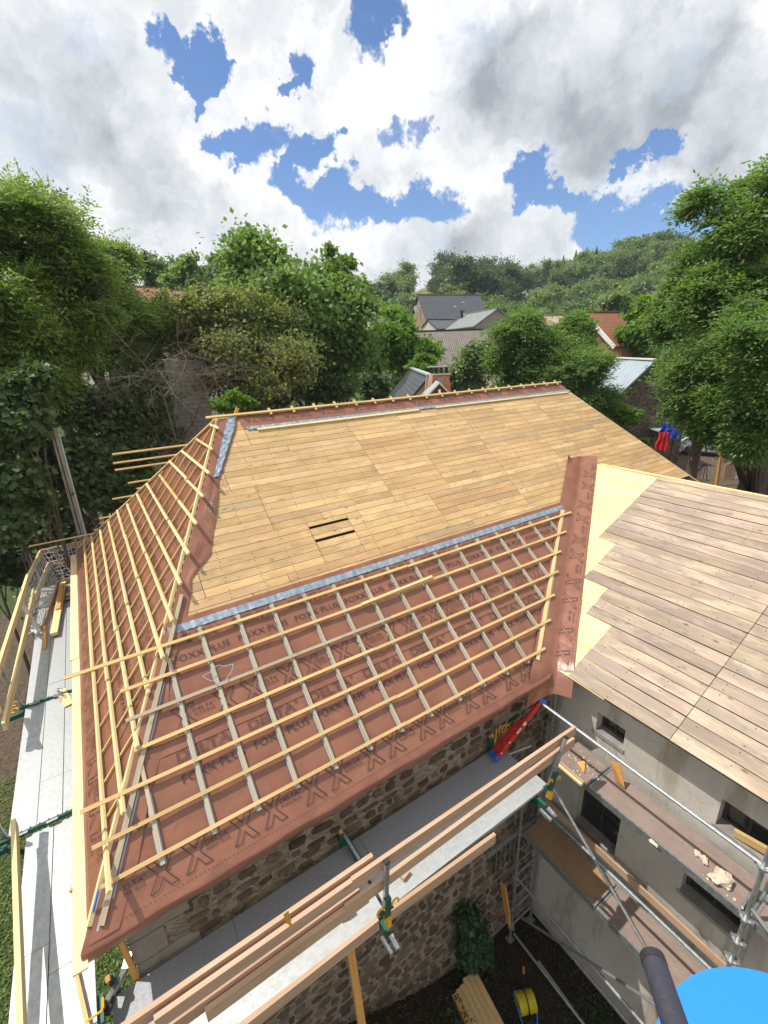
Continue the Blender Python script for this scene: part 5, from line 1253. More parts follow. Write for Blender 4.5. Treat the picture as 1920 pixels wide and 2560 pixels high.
dk = [(55, 790, 985, 90, 14.6, 31, 'dark shrub mass at the left edge around the foot of the concrete pole'), (200, 800, 980, 90, 19, 32, 'dark bush right of the concrete pole top'), (300, 790, 960, 80, 21, 33, 'dark bush between the pole and the dead tree'),
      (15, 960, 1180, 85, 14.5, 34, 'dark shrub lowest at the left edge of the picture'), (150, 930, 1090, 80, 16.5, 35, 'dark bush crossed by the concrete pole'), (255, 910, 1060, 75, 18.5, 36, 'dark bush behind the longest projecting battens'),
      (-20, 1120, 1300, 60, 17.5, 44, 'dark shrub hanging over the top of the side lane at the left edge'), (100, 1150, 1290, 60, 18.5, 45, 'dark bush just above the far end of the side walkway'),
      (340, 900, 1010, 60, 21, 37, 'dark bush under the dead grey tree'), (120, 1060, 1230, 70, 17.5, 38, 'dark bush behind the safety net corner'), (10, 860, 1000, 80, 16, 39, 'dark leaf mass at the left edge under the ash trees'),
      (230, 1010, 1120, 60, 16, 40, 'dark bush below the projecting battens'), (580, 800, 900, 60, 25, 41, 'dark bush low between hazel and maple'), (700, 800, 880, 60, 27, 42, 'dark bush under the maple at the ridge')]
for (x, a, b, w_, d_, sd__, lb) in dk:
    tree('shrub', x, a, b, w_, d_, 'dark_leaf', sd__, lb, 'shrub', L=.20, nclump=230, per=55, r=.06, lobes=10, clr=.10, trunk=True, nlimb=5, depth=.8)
tree('shrub', 335, 1015, 1040, 14, 17.5, 'bright_leaf', 43, 'spiky light green plant standing among the projecting battens', 'shrub', L=.45, nclump=10, per=12, r=.03, gzv=-10.5, droop=-.3, style='narrow')
# dead tree in front of the block wall
def dead_tree(cx, ytop, ybot, dist, seed):
    rr = random.Random(seed); b = atD(D(cx-10, ybot), dist); t_ = atD(D(cx, ytop), dist); g0 = gz(b.x, b.y)
    root = thing('dead_tree', (b.x, b.y, g0), 'leafless grey dead tree with tangled branches beside the cinder block wall', 'tree')
    m = MB(); base = V((b.x, b.y, g0)); H = t_.z-g0
    def br(p, d, L_, r_, lev):
        n = 4; q = V(p)
        for i in range(n):
            d2 = (d+V((rr.gauss(0, .22), rr.gauss(0, .22), rr.gauss(-.03, .16)))).normalized(); q2 = q+d2*L_/n
            m.tube(q, q2, r_*(1-i/n*.7), 5, 0, r_*(1-(i+1)/n*.7), caps=False)
            if lev < 4 and rr.random() < .95:
                for _ in range(2 if lev > 0 else 3):
                    d3 = (d2*.5+V((rr.gauss(0, .8), rr.gauss(0, .8), rr.gauss(.1, .5)))).normalized(); br(q2, d3, L_*rr.uniform(.35, .6), r_*.5*(1-i/n*.5), lev+1)
            q = q2; d = d2
    for k in range(3): br(base, V((rr.gauss(0, .10), rr.gauss(0, .10), 1)).normalized(), H*rr.uniform(.75, .95), .11, 0)
    m.build('trunk', 'dead_wood', root)
dead_tree(398, 690, 960, 21, 4)
# trees right of the maple, in the village and on the right
tree('ash_tree', 868, 650, 830, 68, 42, 'bright_leaf', 51, 'fresh green tree between the maple and the corrugated roof', L=.36, nclump=330, per=45, r=.16, lobes=12)
tree('shrub', 815, 785, 880, 55, 38, 'dark_leaf', 512, 'dark bush over the ridge left of the slate cottage', 'shrub', L=.25, nclump=260, per=50, r=.08, lobes=8)
tree('maple_tree', 800, 668, 860, 46, 52, 'forest_leaf', 511, 'darker green tree filling the gap right of the broad maple', L=.42, nclump=190, per=45, r=.12, lobes=8)
tree('shrub', 915, 762, 815, 38, 33, 'bright_leaf', 52, 'bright yellow green bush just above the slate roof with the chimney', 'shrub', L=.2, nclump=120, per=45, r=.05)
tree('willow_tree', 1013, 735, 850, 62, 34, 'grey_leaf', 53, 'grey green round tree above the chimney in front of the corrugated roof', L=.24, nclump=330, per=50, r=.12, lobes=10)
tree('ash_tree', 1165, 668, 885, 98, 27, 'pale_ash_leaf', 54, 'pointed ash in the middle distance above the right end of the ridge', style='ash', L=.32, nclump=408, per=24, r=.16, lobes=14)
tree('ash_tree', 1232, 660, 800, 32, 29, 'pale_ash_leaf', 55, 'ash top between the pointed ash and the red tiled roof', style='ash', L=.32, nclump=200, per=24, r=.12, lobes=8)
tree('ash_tree', 1262, 745, 905, 72, 25, 'pale_ash_leaf', 56, 'ash foliage hanging in front of the white metal roof', style='ash', L=.26, nclump=300, per=31, r=.12, lobes=10)
tree('maple_tree', 1395, 640, 790, 60, 50, 'bright_leaf', 57, 'rounded light green tree right of the red tiled roof', L=.42, nclump=260, per=42, r=.16, lobes=10)
tree('maple_tree', 1330, 590, 690, 36, 62, 'forest_pale_leaf', 58, 'pale round tree behind the red tiled roof', L=.5, nclump=110, per=36, r=.14, lobes=8)
tree('shrub', 1345, 872, 925, 38, 26, 'bright_leaf', 59, 'bright green bush beside the dark stone barn', 'shrub', L=.22, nclump=120, per=45, r=.05)
tree('ash_tree', 1595, 350, 640, 100, 20, 'pale_ash_leaf', 61, 'tall airy ash crown at the right edge reaching into the blue sky', style='ash', L=.30, nclump=130, per=22, r=.22, lobes=14, clr=.075, hollow=.75, nlimb=20)
tree('ash_tree', 1592, 545, 960, 150, 19.5, 'pale_ash_leaf', 62, 'largest leafy ash mass at the right edge over the garden', style='ash', L=.26, nclump=576, per=31, r=.32, lobes=18, clr=.075, tbase=(tb_.x, tb_.y, tb_.z-.2))
tree('ash_tree', 1478, 610, 790, 46, 24, 'pale_ash_leaf', 69, 'pale ash mass between the red tiled house and the right edge trees', style='ash', L=.28, nclump=285, per=30, r=.14, lobes=12, tbase=(tb_.x+.5, tb_.y+.4, tb_.z-.2))
tree('ash_tree', 1520, 520, 760, 85, 23, 'pale_ash_leaf', 70, 'ash crown filling the space behind the largest right hand ash', style='ash', L=.28, nclump=315, per=30, r=.14, lobes=12, tbase=(tb_.x+.5, tb_.y+.4, tb_.z-.2))
tree('ash_tree', 1545, 830, 965, 60, 19, 'pale_ash_leaf', 67, 'low hanging ash foliage just above the pale car', style='ash', L=.28, nclump=220, per=24, r=.1, lobes=8, tbase=(tb_.x, tb_.y, tb_.z-.2))
tree('ash_tree', 1640, 860, 985, 60, 17.5, 'pale_ash_leaf', 68, 'lowest ash foliage hanging over the thick trunk', style='ash', L=.28, nclump=200, per=24, r=.1, lobes=8, tbase=(tb_.x, tb_.y, tb_.z-.2))
tree('ash_tree', 1660, 640, 970, 110, 17, 'pale_ash_leaf', 63, 'ash branches lowest at the right edge above the garden fence', style='ash', L=.26, nclump=357, per=30, r=.2, lobes=14, tbase=(tb_.x, tb_.y, tb_.z-.2))
tree('ash_tree', 1500, 720, 900, 52, 22, 'pale_ash_leaf', 64, 'hanging ash foliage left of the right edge trees above the blue barrels', style='ash', L=.28, nclump=260, per=24, r=.12, lobes=10, tbase=(tb_.x, tb_.y, tb_.z-.2))
tree('shrub', 1385, 945, 1000, 24, 24.5, 'maple_leaf', 65, 'low green bush below the metal shed roof', 'shrub', L=.2, nclump=100, per=45, r=.05)
m = MB(); rr = random.Random(9)                   # heavy trunk of the right hand tree
b0 = tb_-V((0, 0, .3)); 
tr = thing('old_trunk', b0, 'thick gnarled trunk at the right edge standing behind the wing roof', 'tree trunk')
for k in range(7):
    a = .9*k; o_ = V((.42*math.cos(a), .42*math.sin(a), 0)); m.tube(b0+o_*1.25, b0+o_*.45+V((0, 0, 3.2)), .32, 8, 0, .22); m.tube(b0+o_*.45+V((0, 0, 3.2)), b0+o_*2.4+V((0, 0, 6.0+rr.uniform(-1, 1))), .2, 7, 0, .1)
m.build('trunk', 'bark', tr)
tree('forest_tree', 368, 529, 720, 62, 72, 'forest_leaf', 71, 'dark rounded far treetops right of the conifer', L=.55, nclump=200, per=45, r=.25, lobes=12)
tree('forest_tree', 415, 545, 700, 50, 66, 'maple_leaf', 75, 'green treetop between the two dark far treetops', L=.5, nclump=150, per=45, r=.2, lobes=8)
tree('forest_tree', 452, 534, 720, 52, 74, 'forest_leaf', 72, 'dark far treetops between the conifer group and the maple', L=.55, nclump=170, per=45, r=.25, lobes=10)
tree('forest_tree', 520, 560, 680, 50, 60, 'maple_leaf', 73, 'green treetop at the left foot of the broad maple crown', L=.5, nclump=170, per=45, r=.2, lobes=10)
def conifer(cx, ytop, ybot, hw, dist, seed, label, group=None):
    c_ = atD(D(cx, ytop), dist); g0 = gz(c_.x, c_.y); bz = atD(D(cx, ybot), dist).z; w_ = (atD(D(cx+hw, ybot), dist)-atD(D(cx, ybot), dist)).length
    root = thing('conifer', (c_.x, c_.y, g0), label, 'conifer', group); g = np.random.default_rng(seed); H = c_.z-min(bz, c_.z-6); N = 5200
    u_ = g.uniform(0, 1, N)**.6; lay = np.round(u_*16)/16*.6+u_*.4; rad = w_*lay*g.uniform(.3, 1., N)*(1+.25*np.sin(g.uniform(0, 6.28, N)*3)); an = g.uniform(0, 6.283, N)
    p = np.stack([rad*np.cos(an), rad*np.sin(an), -u_*H-rad*.25], 1); a_ = np.stack([np.cos(an), np.sin(an), np.full(N, -.35)], 1); nr = np.stack([np.zeros(N), np.zeros(N), np.ones(N)], 1)+g.normal(size=(N, 3))*.4
    me = leaf_mesh('crown', p, unit(a_), unit(nr), g.uniform(.5, 1, N)*w_*.28, g.uniform(.5, 1, N)*w_*.09, np.stack([g.uniform(0, 1, N)]*3, 1), 'needle_leaf')
    o = bpy.data.objects.new('crown', me); C.objects.link(o); o.parent = root; o.location = V((0, 0, c_.z-g0))
    m = MB(); m.tube((c_.x, c_.y, g0-.3), (c_.x, c_.y, c_.z-.2), .22, 7, 0, .03); m.build('trunk', 'bark', root); return root
conifer(311, 540, 680, 30, 62, 3, 'dark blue green conifer with a pointed top on the left skyline')
# wooded hill
def hill():
    protos = []
    for k in range(6):
        mat = ['forest_leaf', 'forest_leaf', 'forest_pale_leaf', 'dark_leaf', 'forest_pale_leaf', 'forest_leaf'][k]
        hs = (4.4, 4.4, 4.6) if k % 2 else (3.6, 3.6, 5.0)
        me, cc, lc = crown_mesh('crown', mat, hs, 200+k, 190, 26, .50, 'broad', .12, .2, 12)
        mt = MB(); mt.tube((0, 0, -5), (0, 0, 0), .3, 6, 0, .2); protos.append((me, mt))
    tr_me = protos[0][1].build('trunk', 'bark', origin=(0, 0, 0)); tmesh = tr_me.data; bpy.data.objects.remove(tr_me)
    rr = random.Random(77); n = 0; placed = []
    def put_tree(x, y, s, k, label, group):
        g0 = gz(x, y); root = thing('forest_tree', (x, y, g0), label, 'tree', group)
        o = bpy.data.objects.new('crown', protos[k][0]); C.objects.link(o); o.parent = root; o.location = (0, 0, 6.6*s); o.scale = (s, s, s*rr.uniform(.85, 1.1)); o.rotation_euler.z = rr.uniform(0, 6.28)
        t_ = bpy.data.objects.new('trunk', tmesh); C.objects.link(t_); t_.parent = root; t_.location = (0, 0, 5.0*s); t_.scale = (s, s, s)
    tries = 0
    while n < 235 and tries < 9000:
        tries += 1
        a = rr.uniform(18, 84); r = rr.uniform(88, RR+4)
        if rr.random() < .35: r = rr.uniform(200, RR+6)
        px = 0
        x, y = r*math.sin(R(a)), r*math.cos(R(a)); d_ = V((x, y, gz(x, y)+4)); u_ = 960+FPX*d_.dot(cr)/d_.dot(cf); u_ = u_*1659/1920
        if u_ < 745 or u_ > 1800: continue
        if 880 < u_ < 950 and r > 130: continue
        if u_ < 1250 and r < 112 and rr.random() < .8: continue
        mn = 4.6 if r < 150 else 5.6
        if any((x-q[0])**2+(y-q[1])**2 < mn*mn for q in placed): continue
        placed.append((x, y)); s = rr.uniform(.75, 1.15)*(1.1 if r > 150 else .95); pale = rr.random()
        k = rr.choice([0, 1, 5, 3]) if pale < .6 else rr.choice([2, 4])
        if 955 < u_ < 1110 and r > 150: k = 3; s *= 1.15
        put_tree(x, y, s, k, 'one of the rounded green trees covering the wooded hill behind the village', 'trees on the wooded hill'); n += 1
    for (px_, top_) in ((938, 588), (1128, 577), (1112, 580)):
        d_ = atD(D(px_, 600), RR-3); put_tree(d_.x, d_.y, .42, 3, 'small lone tree standing on the bare skyline of the hill', 'small skyline trees')
hill()
for (x, t_) in ((1188, 545), (1218, 540), (1245, 528), (1268, 522), (1290, 520), (1205, 552)):
    conifer(x, t_+11, t_+58, 11, 205, x, 'one of the dark pointed conifers on the hill skyline', 'conifers on the hill skyline')
tree('forest_tree', 1405, 506, 570, 58, 215, 'forest_leaf', 91, 'dense dark wooded knoll top highest on the right skyline', L=1.3, nclump=260, per=40, r=.4, lobes=14, clr=.08)
tree('forest_tree', 1010, 558, 640, 60, 150, 'dark_leaf', 92, 'dark broad tree group rising directly behind the big slate roof', L=.95, nclump=230, per=40, r=.4, lobes=12, clr=.09)
for i, (x, t_, w_) in enumerate(((775, 596, 26), (812, 604, 24), (845, 606, 22), (870, 604, 14), (795, 612, 22), (856, 615, 26))):
    tree('forest_tree', x, t_, t_+50, w_, 150+i*3, ['dark_leaf', 'forest_leaf'][i % 2], 300+i, 'one of the dark far treetops between the maple and the grassy hill', group='far treetops beside the grassy hill', L=1.0, nclump=70, per=26, r=.2, lobes=8)
# creeping greenery on the courtyard ground
def weeds(name, n, f, mat, L, label, seed):
    g = np.random.default_rng(seed); P = []
    for i in range(n):
        p = f(g)
        if p is not None: P.append((p[0], p[1], gz(p[0], p[1])+g.uniform(0, p[2])))
    P = np.array(P); N = len(P); a_ = unit(g.normal(size=(N, 3))+np.array([0, 0, .5])); nr = unit(g.normal(size=(N, 3))*.6+np.array([0, 0, 1]))
    me = leaf_mesh(name, P-P.mean(0), a_, nr, g.uniform(.5, 1.2, N)*L, g.uniform(.5, 1.2, N)*L*.5, np.stack([g.uniform(0, 1, N)]*3, 1), mat)
    o = bpy.data.objects.new(name, me); C.objects.link(o); o.location = P.mean(0); tag(o, label, name.replace('_', ' '), kind='stuff')
cl = [(rng.uniform(1, 6), rng.uniform(-1, 3.8)) for _ in range(46)]
def fw_(g):
    c_ = cl[g.integers(len(cl))]; x, y = c_[0]+g.normal()*.3, c_[1]+g.normal()*.3
    return (x, y, .16) if -.5 < x < 5.8 and y < 3.95 else None
weeds('weeds', 15000, fw_, 'needle_leaf', .06, 'low dark weeds covering the courtyard ground between the two walls', 1)
weeds('lawn_grass', 42000, lambda g: (g.uniform(-4.2, -.6), g.uniform(2, 13), .06) , 'forest_pale_leaf', .07, 'short sunlit grass of the side lawn beside the scaffold', 2)
# climbing bush at the foot of the stone wall
cp = onY(c1(80, 1000), 3.75)
root = thing('wall_bush', (cp.x, 3.75, GZ), 'tall narrow dark green bush growing against the stone wall in the courtyard', 'shrub')
me, cc, lc = crown_mesh('crown', 'needle_leaf', (.30, .26, .85), 66, 150, 60, .09, 'broad', .12, .3, 8)
o = bpy.data.objects.new('crown', me); C.objects.link(o); o.parent = root; o.location = (0, 0, 1.35)
m = MB(); m.tube((cp.x, 3.75, GZ), (cp.x, 3.75, GZ+1.6), .05, 7, 0, .02); m.build('trunk', 'bark', root)
# ================================================================ VILLAGE
def gable_house(name, label, pL, pR, dL, dR, hw, drop, roofm, wallm, over=.3, cat='house', slab=.12, group=None, uvs=1., trim=None, zbase=None):
    a = atD(pL, dL); b = atD(pR, dR); z = (a.z+b.z)/2; a.z = b.z = z
    d = (b-a).normalized(); n = V((d.y, -d.x, 0))
    if n.dot(a) > 0: n = -n                    # n points to the viewer
    g0 = min(gz(a.x, a.y), gz(b.x, b.y)) if zbase is None else zbase
    root = thing(name, ((a.x+b.x)/2, (a.y+b.y)/2, g0), label, cat, group)
    ai, bi = a+d*over, b-d*over; ze = z-drop+.05; k = hw-over
    m = MB(); zb = g0-1.5; zt_ = z-drop*k/hw-.05
    def P(e, s, zz): q_ = e+n*s*k; return V((q_.x, q_.y, zz))
    for s in (1, -1): m.face([P(ai, s, zb), P(bi, s, zb), P(bi, s, zt_), P(ai, s, zt_)], [(0, 0), (5, 0), (5, 5), (0, 5)])
    for e in (ai, bi): m.face([P(e, 1, zb), P(e, -1, zb), P(e, -1, zt_), V((e.x, e.y, z-.06)), P(e, 1, zt_)], [(0, 0), (5, 0), (5, 5), (2.5, 6), (0, 5)])
    m.build('wall', wallm, root)
    L = (b-a).length; sl2 = math.hypot(hw, drop)
    for s in (1, -1):
        e_ = n*s*hw; q0, q1, q2, q3 = a, b, b+e_-V((0, 0, drop)), a+e_-V((0, 0, drop)); m = MB(); off = V((0, 0, -slab))
        m.face([q0, q1, q2, q3], [(0, sl2), (L, sl2), (L, 0), (0, 0)]); m.face([q0+off, q3+off, q2+off, q1+off]); 
        for u1, u2 in ((q1, q2), (q2, q3), (q3, q0)): m.face([u1, u2, u2+off, u1+off])
        m.build('roof', roofm, root)
    m = MB(); m.beam(a+V((0, 0, .03)), b+V((0, 0, .03)), .25, .08); m.build('ridge_cap', trim or roofm, root)
    return root, a, b, n, d, z
v3 = lambda x, y: (1020+x*.2411, 700+y*.2411)
h1 = gable_house('slate_house', 'big village house with a steep dark slate roof below the wooded hill', v3(95, 150), v3(742, 152), 82, 87, 4.6, 5.3, 'slate', 'limestone_wall', .25, trim='concrete')
r_, a, b, n, d, z = h1
m = MB(); m.tube(a+V((-.3, 0, -2.2))+n*.5, a+V((-.3, 0, -2.2))+n*.62, .55, 16); m.tube(a+V((-.3, 0, -2.6))+n*.3, a+V((.4, .3, -3))+n*.2, .05, 6); one('satellite_dish', m, 'white_plastic', 'white satellite dish on the left gable of the big slate house', 'satellite dish')
for (s, t_) in ((.52, .38), (.68, .25), (.63, .62)):
    c_ = a.lerp(b, s)+n*4.6*t_+V((0, 0, -5.3*t_+.06)); m = MB(); m.beam(c_-d*.25, c_+d*.25, .18, .04, n); m.build('skylight', 'white_paint', r_)
h2 = gable_house('grey_gable_house', 'grey plastered house with green slate roof and its gable turned to the viewer', v3(600, 338), v3(932, 310), 70, 62, 3.1, 1.95, 'green_slate', 'grey_render', .2, trim='grey_render')
r_, a, b, n, d, z = h2
for (s, t_) in ((.35, .42), (.62, .36)):
    c_ = b.lerp(a, s)+n*3.1*t_+V((0, 0, -1.95*t_+.06)); m = MB(); m.beam(c_-d*.3, c_+d*.3, .5, .06, n); m.build('skylight', 'metal_sheet_white', r_)
m = MB(); c_ = b.lerp(a, .95)+n*.8; m.tube(c_+V((0, 0, -1.0)), c_+V((0, 0, .35)), .18, 8); m.tube(c_+V((0, 0, .35)), c_+V((0, 0, .45)), .32, 8); m.build('flue', 'dark_iron', r_)
m = MB(); gw = atD(v3(922, 620), 61.2); m.beam(gw+V((-.12, 0, 0)), gw+V((.12, 0, 0)), .3, .5); m.build('window', 'void_dark', r_)
m = MB(); e1_ = atD(v3(790, 365), 62); m.tube(e1_, e1_+V((0, 0, -2.2)), .06, 6); m.build('drain_pipe', 'white_plastic', r_)
gable_house('cream_annex', 'small cream walled annex with low slate roof left of the grey gable house', v3(200, 405), v3(480, 412), 70, 73, 2.2, 1.35, 'slate', 'pale_render', .15)
gable_house('corrugated_barn', 'long barn with faded corrugated fibre roof in front of the village houses', v3(-40, 520), v3(800, 527), 47, 49, 6.0, 4.6, 'fibre_cement', 'dark_rubble', .3, 'barn', trim='dark_iron')
gable_house('rusty_shed', 'long low shed with rusty pinkish sheet roof right of the grey gable house', v3(1035, 372), v3(1600, 378), 68, 71, 2.4, 1.3, 'rusty_sheet', 'white_paint', .2, 'shed')
m = MB(); c_ = atD(v3(1010, 705), 46); m.beam(c_+V((-1.7, 0, 0)), c_+V((1.5, .8, 0)), .6, 2.2); one('rubble_wall', m, 'dark_rubble', 'short rubble wall with iron railings below the grey gable house', 'wall')
m = MB()
for k in range(9): q_ = c_+V((-1.6+.38*k, .08*k, 1.1)); m.tube(q_, q_+V((0, 0, .6)), .03, 5)
m.tube(c_+V((-1.6, 0, 1.65)), c_+V((1.45, .7, 1.65)), .03, 5); one('iron_railing', m, 'dark_iron', 'dark iron railing standing on the short rubble wall', 'railing')
gable_house('brick_shed', 'tiny shed with an orange roof edge below the rubble wall with railings', v3(920, 745), v3(1015, 780), 40, 41.5, 1.0, .9, 'terracotta', 'limestone', .1, 'shed')
v4 = lambda x, y: (1400+x*.1808, 740+y*.1808)
h6 = gable_house('red_tile_house', 'house with a sagging red tiled roof among the trees', v4(350, 215), v4(825, 228), 50, 54, 3.6, 3.1, 'red_tiles', 'orange_brick', .25, trim='terracotta')
r_, a, b, n, d, z = h6
m = MB(); m.beam(a-d*.06+n*.9+V((0, 0, -.95)), a-d*.06+n*3.5+V((0, 0, -3.2)), .1, .35); m.build('barge_board', 'white_paint', r_)
h7 = gable_house('metal_roof_barn', 'dark stone barn with a bright bluish metal roof at the right', v4(700, 862), v4(1320, 877), 37, 31, 2.7, 2.9, 'bright_sheet', 'dark_rubble', .35, 'barn', trim='white_paint', zbase=-8.5)
v2 = lambda x, y: (980+x*.1085, 880+y*.1085)
h8 = gable_house('slate_cottage', 'nearest slate roofed cottage peeking over the ridge beside its chimney', v2(430, 365), v2(860, 560), 28.7, 20.2, 4.6, 5.0, 'slate', 'pale_render', .2, trim='metal_sheet_white')
# chimney with a little dormer
cz = atD(v2(1080, 620), 19.0); cz_ = cz.z; dx = V((math.cos(R(-31)), math.sin(R(-31)), 0)); dy = V((-dx.y, dx.x, 0))
chm = thing('chimney_stack', (cz.x, cz.y, cz_-2.5), 'flared plaster and brick chimney with a flat stone cap beside the slate cottage', 'chimney')
def flare(w0, w1, d0, d1, z0, z1): 
    A = [cz+dx*sx*w0+dy*sy*d0 for sx, sy in ((-1, -1), (1, -1), (1, 1), (-1, 1))]; B = [cz+dx*sx*w1+dy*sy*d1 for sx, sy in ((-1, -1), (1, -1), (1, 1), (-1, 1))]
    for q_ in A: q_.z = cz_+z0
    for q_ in B: q_.z = cz_+z1
    return A, B
m = MB(); A, B = flare(.62, .36, .5, .32, -2.5, .15)
for i in range(4): j = (i+1) % 4; m.face([A[i], A[j], B[j], B[i]])
m.face(B); m.build('stack', 'orange_brick', chm)
m = MB(); A, B = flare(.66, .40, .54, .36, -2.5, .17)
m.beam((A[0]+dx*.04), (B[0]+dx*.04), .14, .12, dx); m.beam(A[3], B[3], .1, .1, dx); m.build('plaster_edge', 'pale_render', chm)
m = MB(); m.beam(cz+dx*.02-dy*.53+V((0, 0, -1.6)), cz+dx*.02-dy*.36+V((0, 0, .1)), .26, .02, dy); m.build('plaster_edge', 'grey_render', chm)
m = MB(); c_ = cz+V((0, 0, .19)); m.beam(c_-dx*.42, c_+dx*.42, .76, .05); m.build('cap', 'pale_render', chm)
m = MB()
for s in (-.3, -.1, .1, .3): m.beam(c_+dx*s+V((0, 0, .02)), c_+dx*s+V((0, 0, .24)), .05, .5, dy)
m.build('vent', 'dark_iron', chm)
m = MB(); m.beam(c_-dx*.45+V((0, 0, .27)), c_+dx*.38+V((0, 0, .27)), .7, .035); m.build('cap', 'concrete', chm)
dm = thing('dormer', (cz.x, cz.y, cz_-2.4), 'small dark gabled dormer in front of the chimney', 'dormer'); ap = atD(v2(1095, 690), 17.6); 
m = MB(); l_ = ap-dx*.62+V((0, 0, -.62)); r__ = ap+dx*.62+V((0, 0, -.62)); bk = dy*1.2
m.face([ap, ap+bk, l_+bk, l_]); m.face([ap, r__, r__+bk, ap+bk]); o_ = V((0, 0, -.07))
m.face([ap, l_, l_+o_, ap+o_]); m.face([ap, ap+o_, r__+o_, r__]); m.build('roof', 'metal_sheet_white', dm)
m = MB(); i_ = dy*.08+V((0, 0, -.07)); m.face([ap+i_, l_+i_, l_+i_-V((0, 0, 1.2)), r__+i_-V((0, 0, 1.2)), r__+i_]); m.build('gable', 'dark_wood', dm)
m = MB(); q_ = ap+V((0, 0, -.33)); m.beam(q_-dx*.04, q_+dx*.04, .06, .12); m.build('lamp', 'white_paint', dm)
# houses glimpsed through the trees
gable_house('pink_roof_house', 'pinkish roofed house glimpsed through the trees at the upper left', D(285, 622), D(412, 626), 58, 62, 4.0, 2.2, 'terracotta', 'pale_render', .2)
gable_house('far_slate_roof', 'small far slate roof just right of the broad maple', D(788, 655), D(826, 657), 78, 80, 2.2, 1.2, 'slate', 'pale_render', .15)
gable_house('far_grey_roof', 'distant grey roofed house half way up the wooded hill', D(1400, 626), D(1424, 630), 108, 112, 2.0, 1.3, 'slate', 'orange_brick', .15)
gable_house('hidden_cottage', 'pale walled cottage hidden behind the left ash trees', D(175, 735), D(300, 740), 36, 38, 3.0, 1.6, 'terracotta', 'pale_render', .2)
m = MB(); a, b = atD((425, 1000), 23.), atD((520, 1000), 23.4); zt_ = atD((470, 900), 23.2).z; g0 = gz(a.x, a.y)-.5; nn = (b-a).cross(V((0, 0, 1))).normalized()*.2
m.prism([V((a.x, a.y, g0)), V((b.x, b.y, g0)), V((b.x, b.y, zt_)), V((a.x, a.y, zt_))], nn, 0, lambda p: (math.hypot(p.x, p.y-a.y), p.z)); one('block_wall', m, 'cinder_block', 'grey cinder block wall behind the dead tree', 'wall')
# concrete power pole with a thin cable duct
pb_ = onY((206, 1345), 15.5); zt_ = -.15
pole = thing('concrete_pole', (pb_.x, pb_.y, gz(pb_.x, pb_.y)), 'tapered grey concrete power pole standing in the dark bushes', 'utility pole')
m = MB(); m.tube((pb_.x, pb_.y, -10.8), (pb_.x, pb_.y, zt_), .15, 4, 0, .09); m.build('shaft', 'pole_concrete', pole)
m = MB(); m.beam((pb_.x, pb_.y-.08, zt_-.5), (pb_.x, pb_.y-.12, -10), .02, .02, (0, 1, 0)); m.build('cable_duct', 'dark_iron', pole)
qa, qb = onY((130, 1085), 15.0), onY((217, 1345), 15.0)
m = MB(); m.tube((qb.x, 15.0, -10.8), (qb.x, 15.0, qa.z), .024, 7); one('thin_mast', m, 'metal_sheet_white', 'thin pale metal mast standing just right of the concrete pole', 'mast')
# ================================================================ GARDEN AT THE RIGHT
GG = -7.15
v8 = lambda x, y: (1500+x*.2532, 880+y*.2532)
sh = thing('garden_shelter', onZ((1640, 1120), GG), 'low shelter with a flat light metal roof behind the end of the boarded roof', 'shelter')
R4 = [onZ(p, GG+2.3) for p in ((1595, 1062), (1628, 1050), (1692, 1068), (1668, 1083))]
m = MB(); m.prism(R4, (0, 0, -.06), 0, lambda p: (p.x, p.y)); m.build('roof', 'metal_sheet_white', sh)
for q_ in R4: m = MB(); q2 = q_.lerp((R4[0]+R4[2])/2, .08); m.beam((q2.x, q2.y, GG-.1), (q2.x, q2.y, GG+2.24), .09, .09, (0, 1, 0)); m.build('post', 'dark_wood', sh)
def barrel(px, lb):
    c_ = onZ(px, GG); rt = thing('water_barrel', (c_.x, c_.y, GG), lb, 'barrel', 'blue garden barrels'); m = MB()
    pr = [(.27, 0), (.30, .12), (.31, .3), (.32, .32), (.31, .34), (.31, .6), (.32, .62), (.31, .64), (.29, .85), (.25, .9)]
    for i in range(len(pr)-1): m.tube((c_.x, c_.y, GG+pr[i][1]), (c_.x, c_.y, GG+pr[i+1][1]), pr[i][0], 18, 0, pr[i+1][0], caps=False)
    m.tube((c_.x, c_.y, GG+.86), (c_.x, c_.y, GG+.89), .25, 18); m.build('body', 'blue_plastic', rt)
    m = MB(); m.tube((c_.x+.1, c_.y, GG+.89), (c_.x+.1, c_.y, GG+.92), .05, 10); m.build('bung', 'dark_iron', rt)
barrel(v8(655, 985), 'left one of the two blue barrels standing below the red jacket'); barrel(v8(722, 1010), 'right one of the two blue barrels, nearer to the garden dirt')
def cloth(name, px, d_, w, h, mat, lb, sd__=1):
    c_ = atD(px, d_); m = MB(); nx, nz = 10, 12; t_ = V((c_.y, -c_.x, 0)).normalized(); nn = V((c_.x, c_.y, 0)).normalized(); G = [[c_+t_*(w*(i/nx-.5)*(1-.2*math.sin(j*.5)))+V((0, 0, -h*j/nz))+nn*.06*math.sin(i*1.7+sd__+j*.2) for j in range(nz+1)] for i in range(nx+1)]
    for i in range(nx):
        for j in range(nz): m.face([G[i][j], G[i+1][j], G[i+1][j+1], G[i][j+1]]); m.face([G[i][j]+nn*.03, G[i][j+1]+nn*.03, G[i+1][j+1]+nn*.03, G[i+1][j]+nn*.03])
    one(name, m, mat, lb, 'cloth', smooth=False)
dsh = math.hypot(*onZ((1668, 1083), GG+2.3)[:2])
cloth('hanging_jacket', v8(632, 792), dsh-.3, .55, 1.0, 'red_cloth', 'red garment hanging from the corner of the shelter above the barrels', 1)
cloth('hanging_towel', v8(690, 715), dsh-.1, .9, .75, 'blue_cloth', 'deep blue cloth hung over the shelter roof edge next to the red garment', 3)
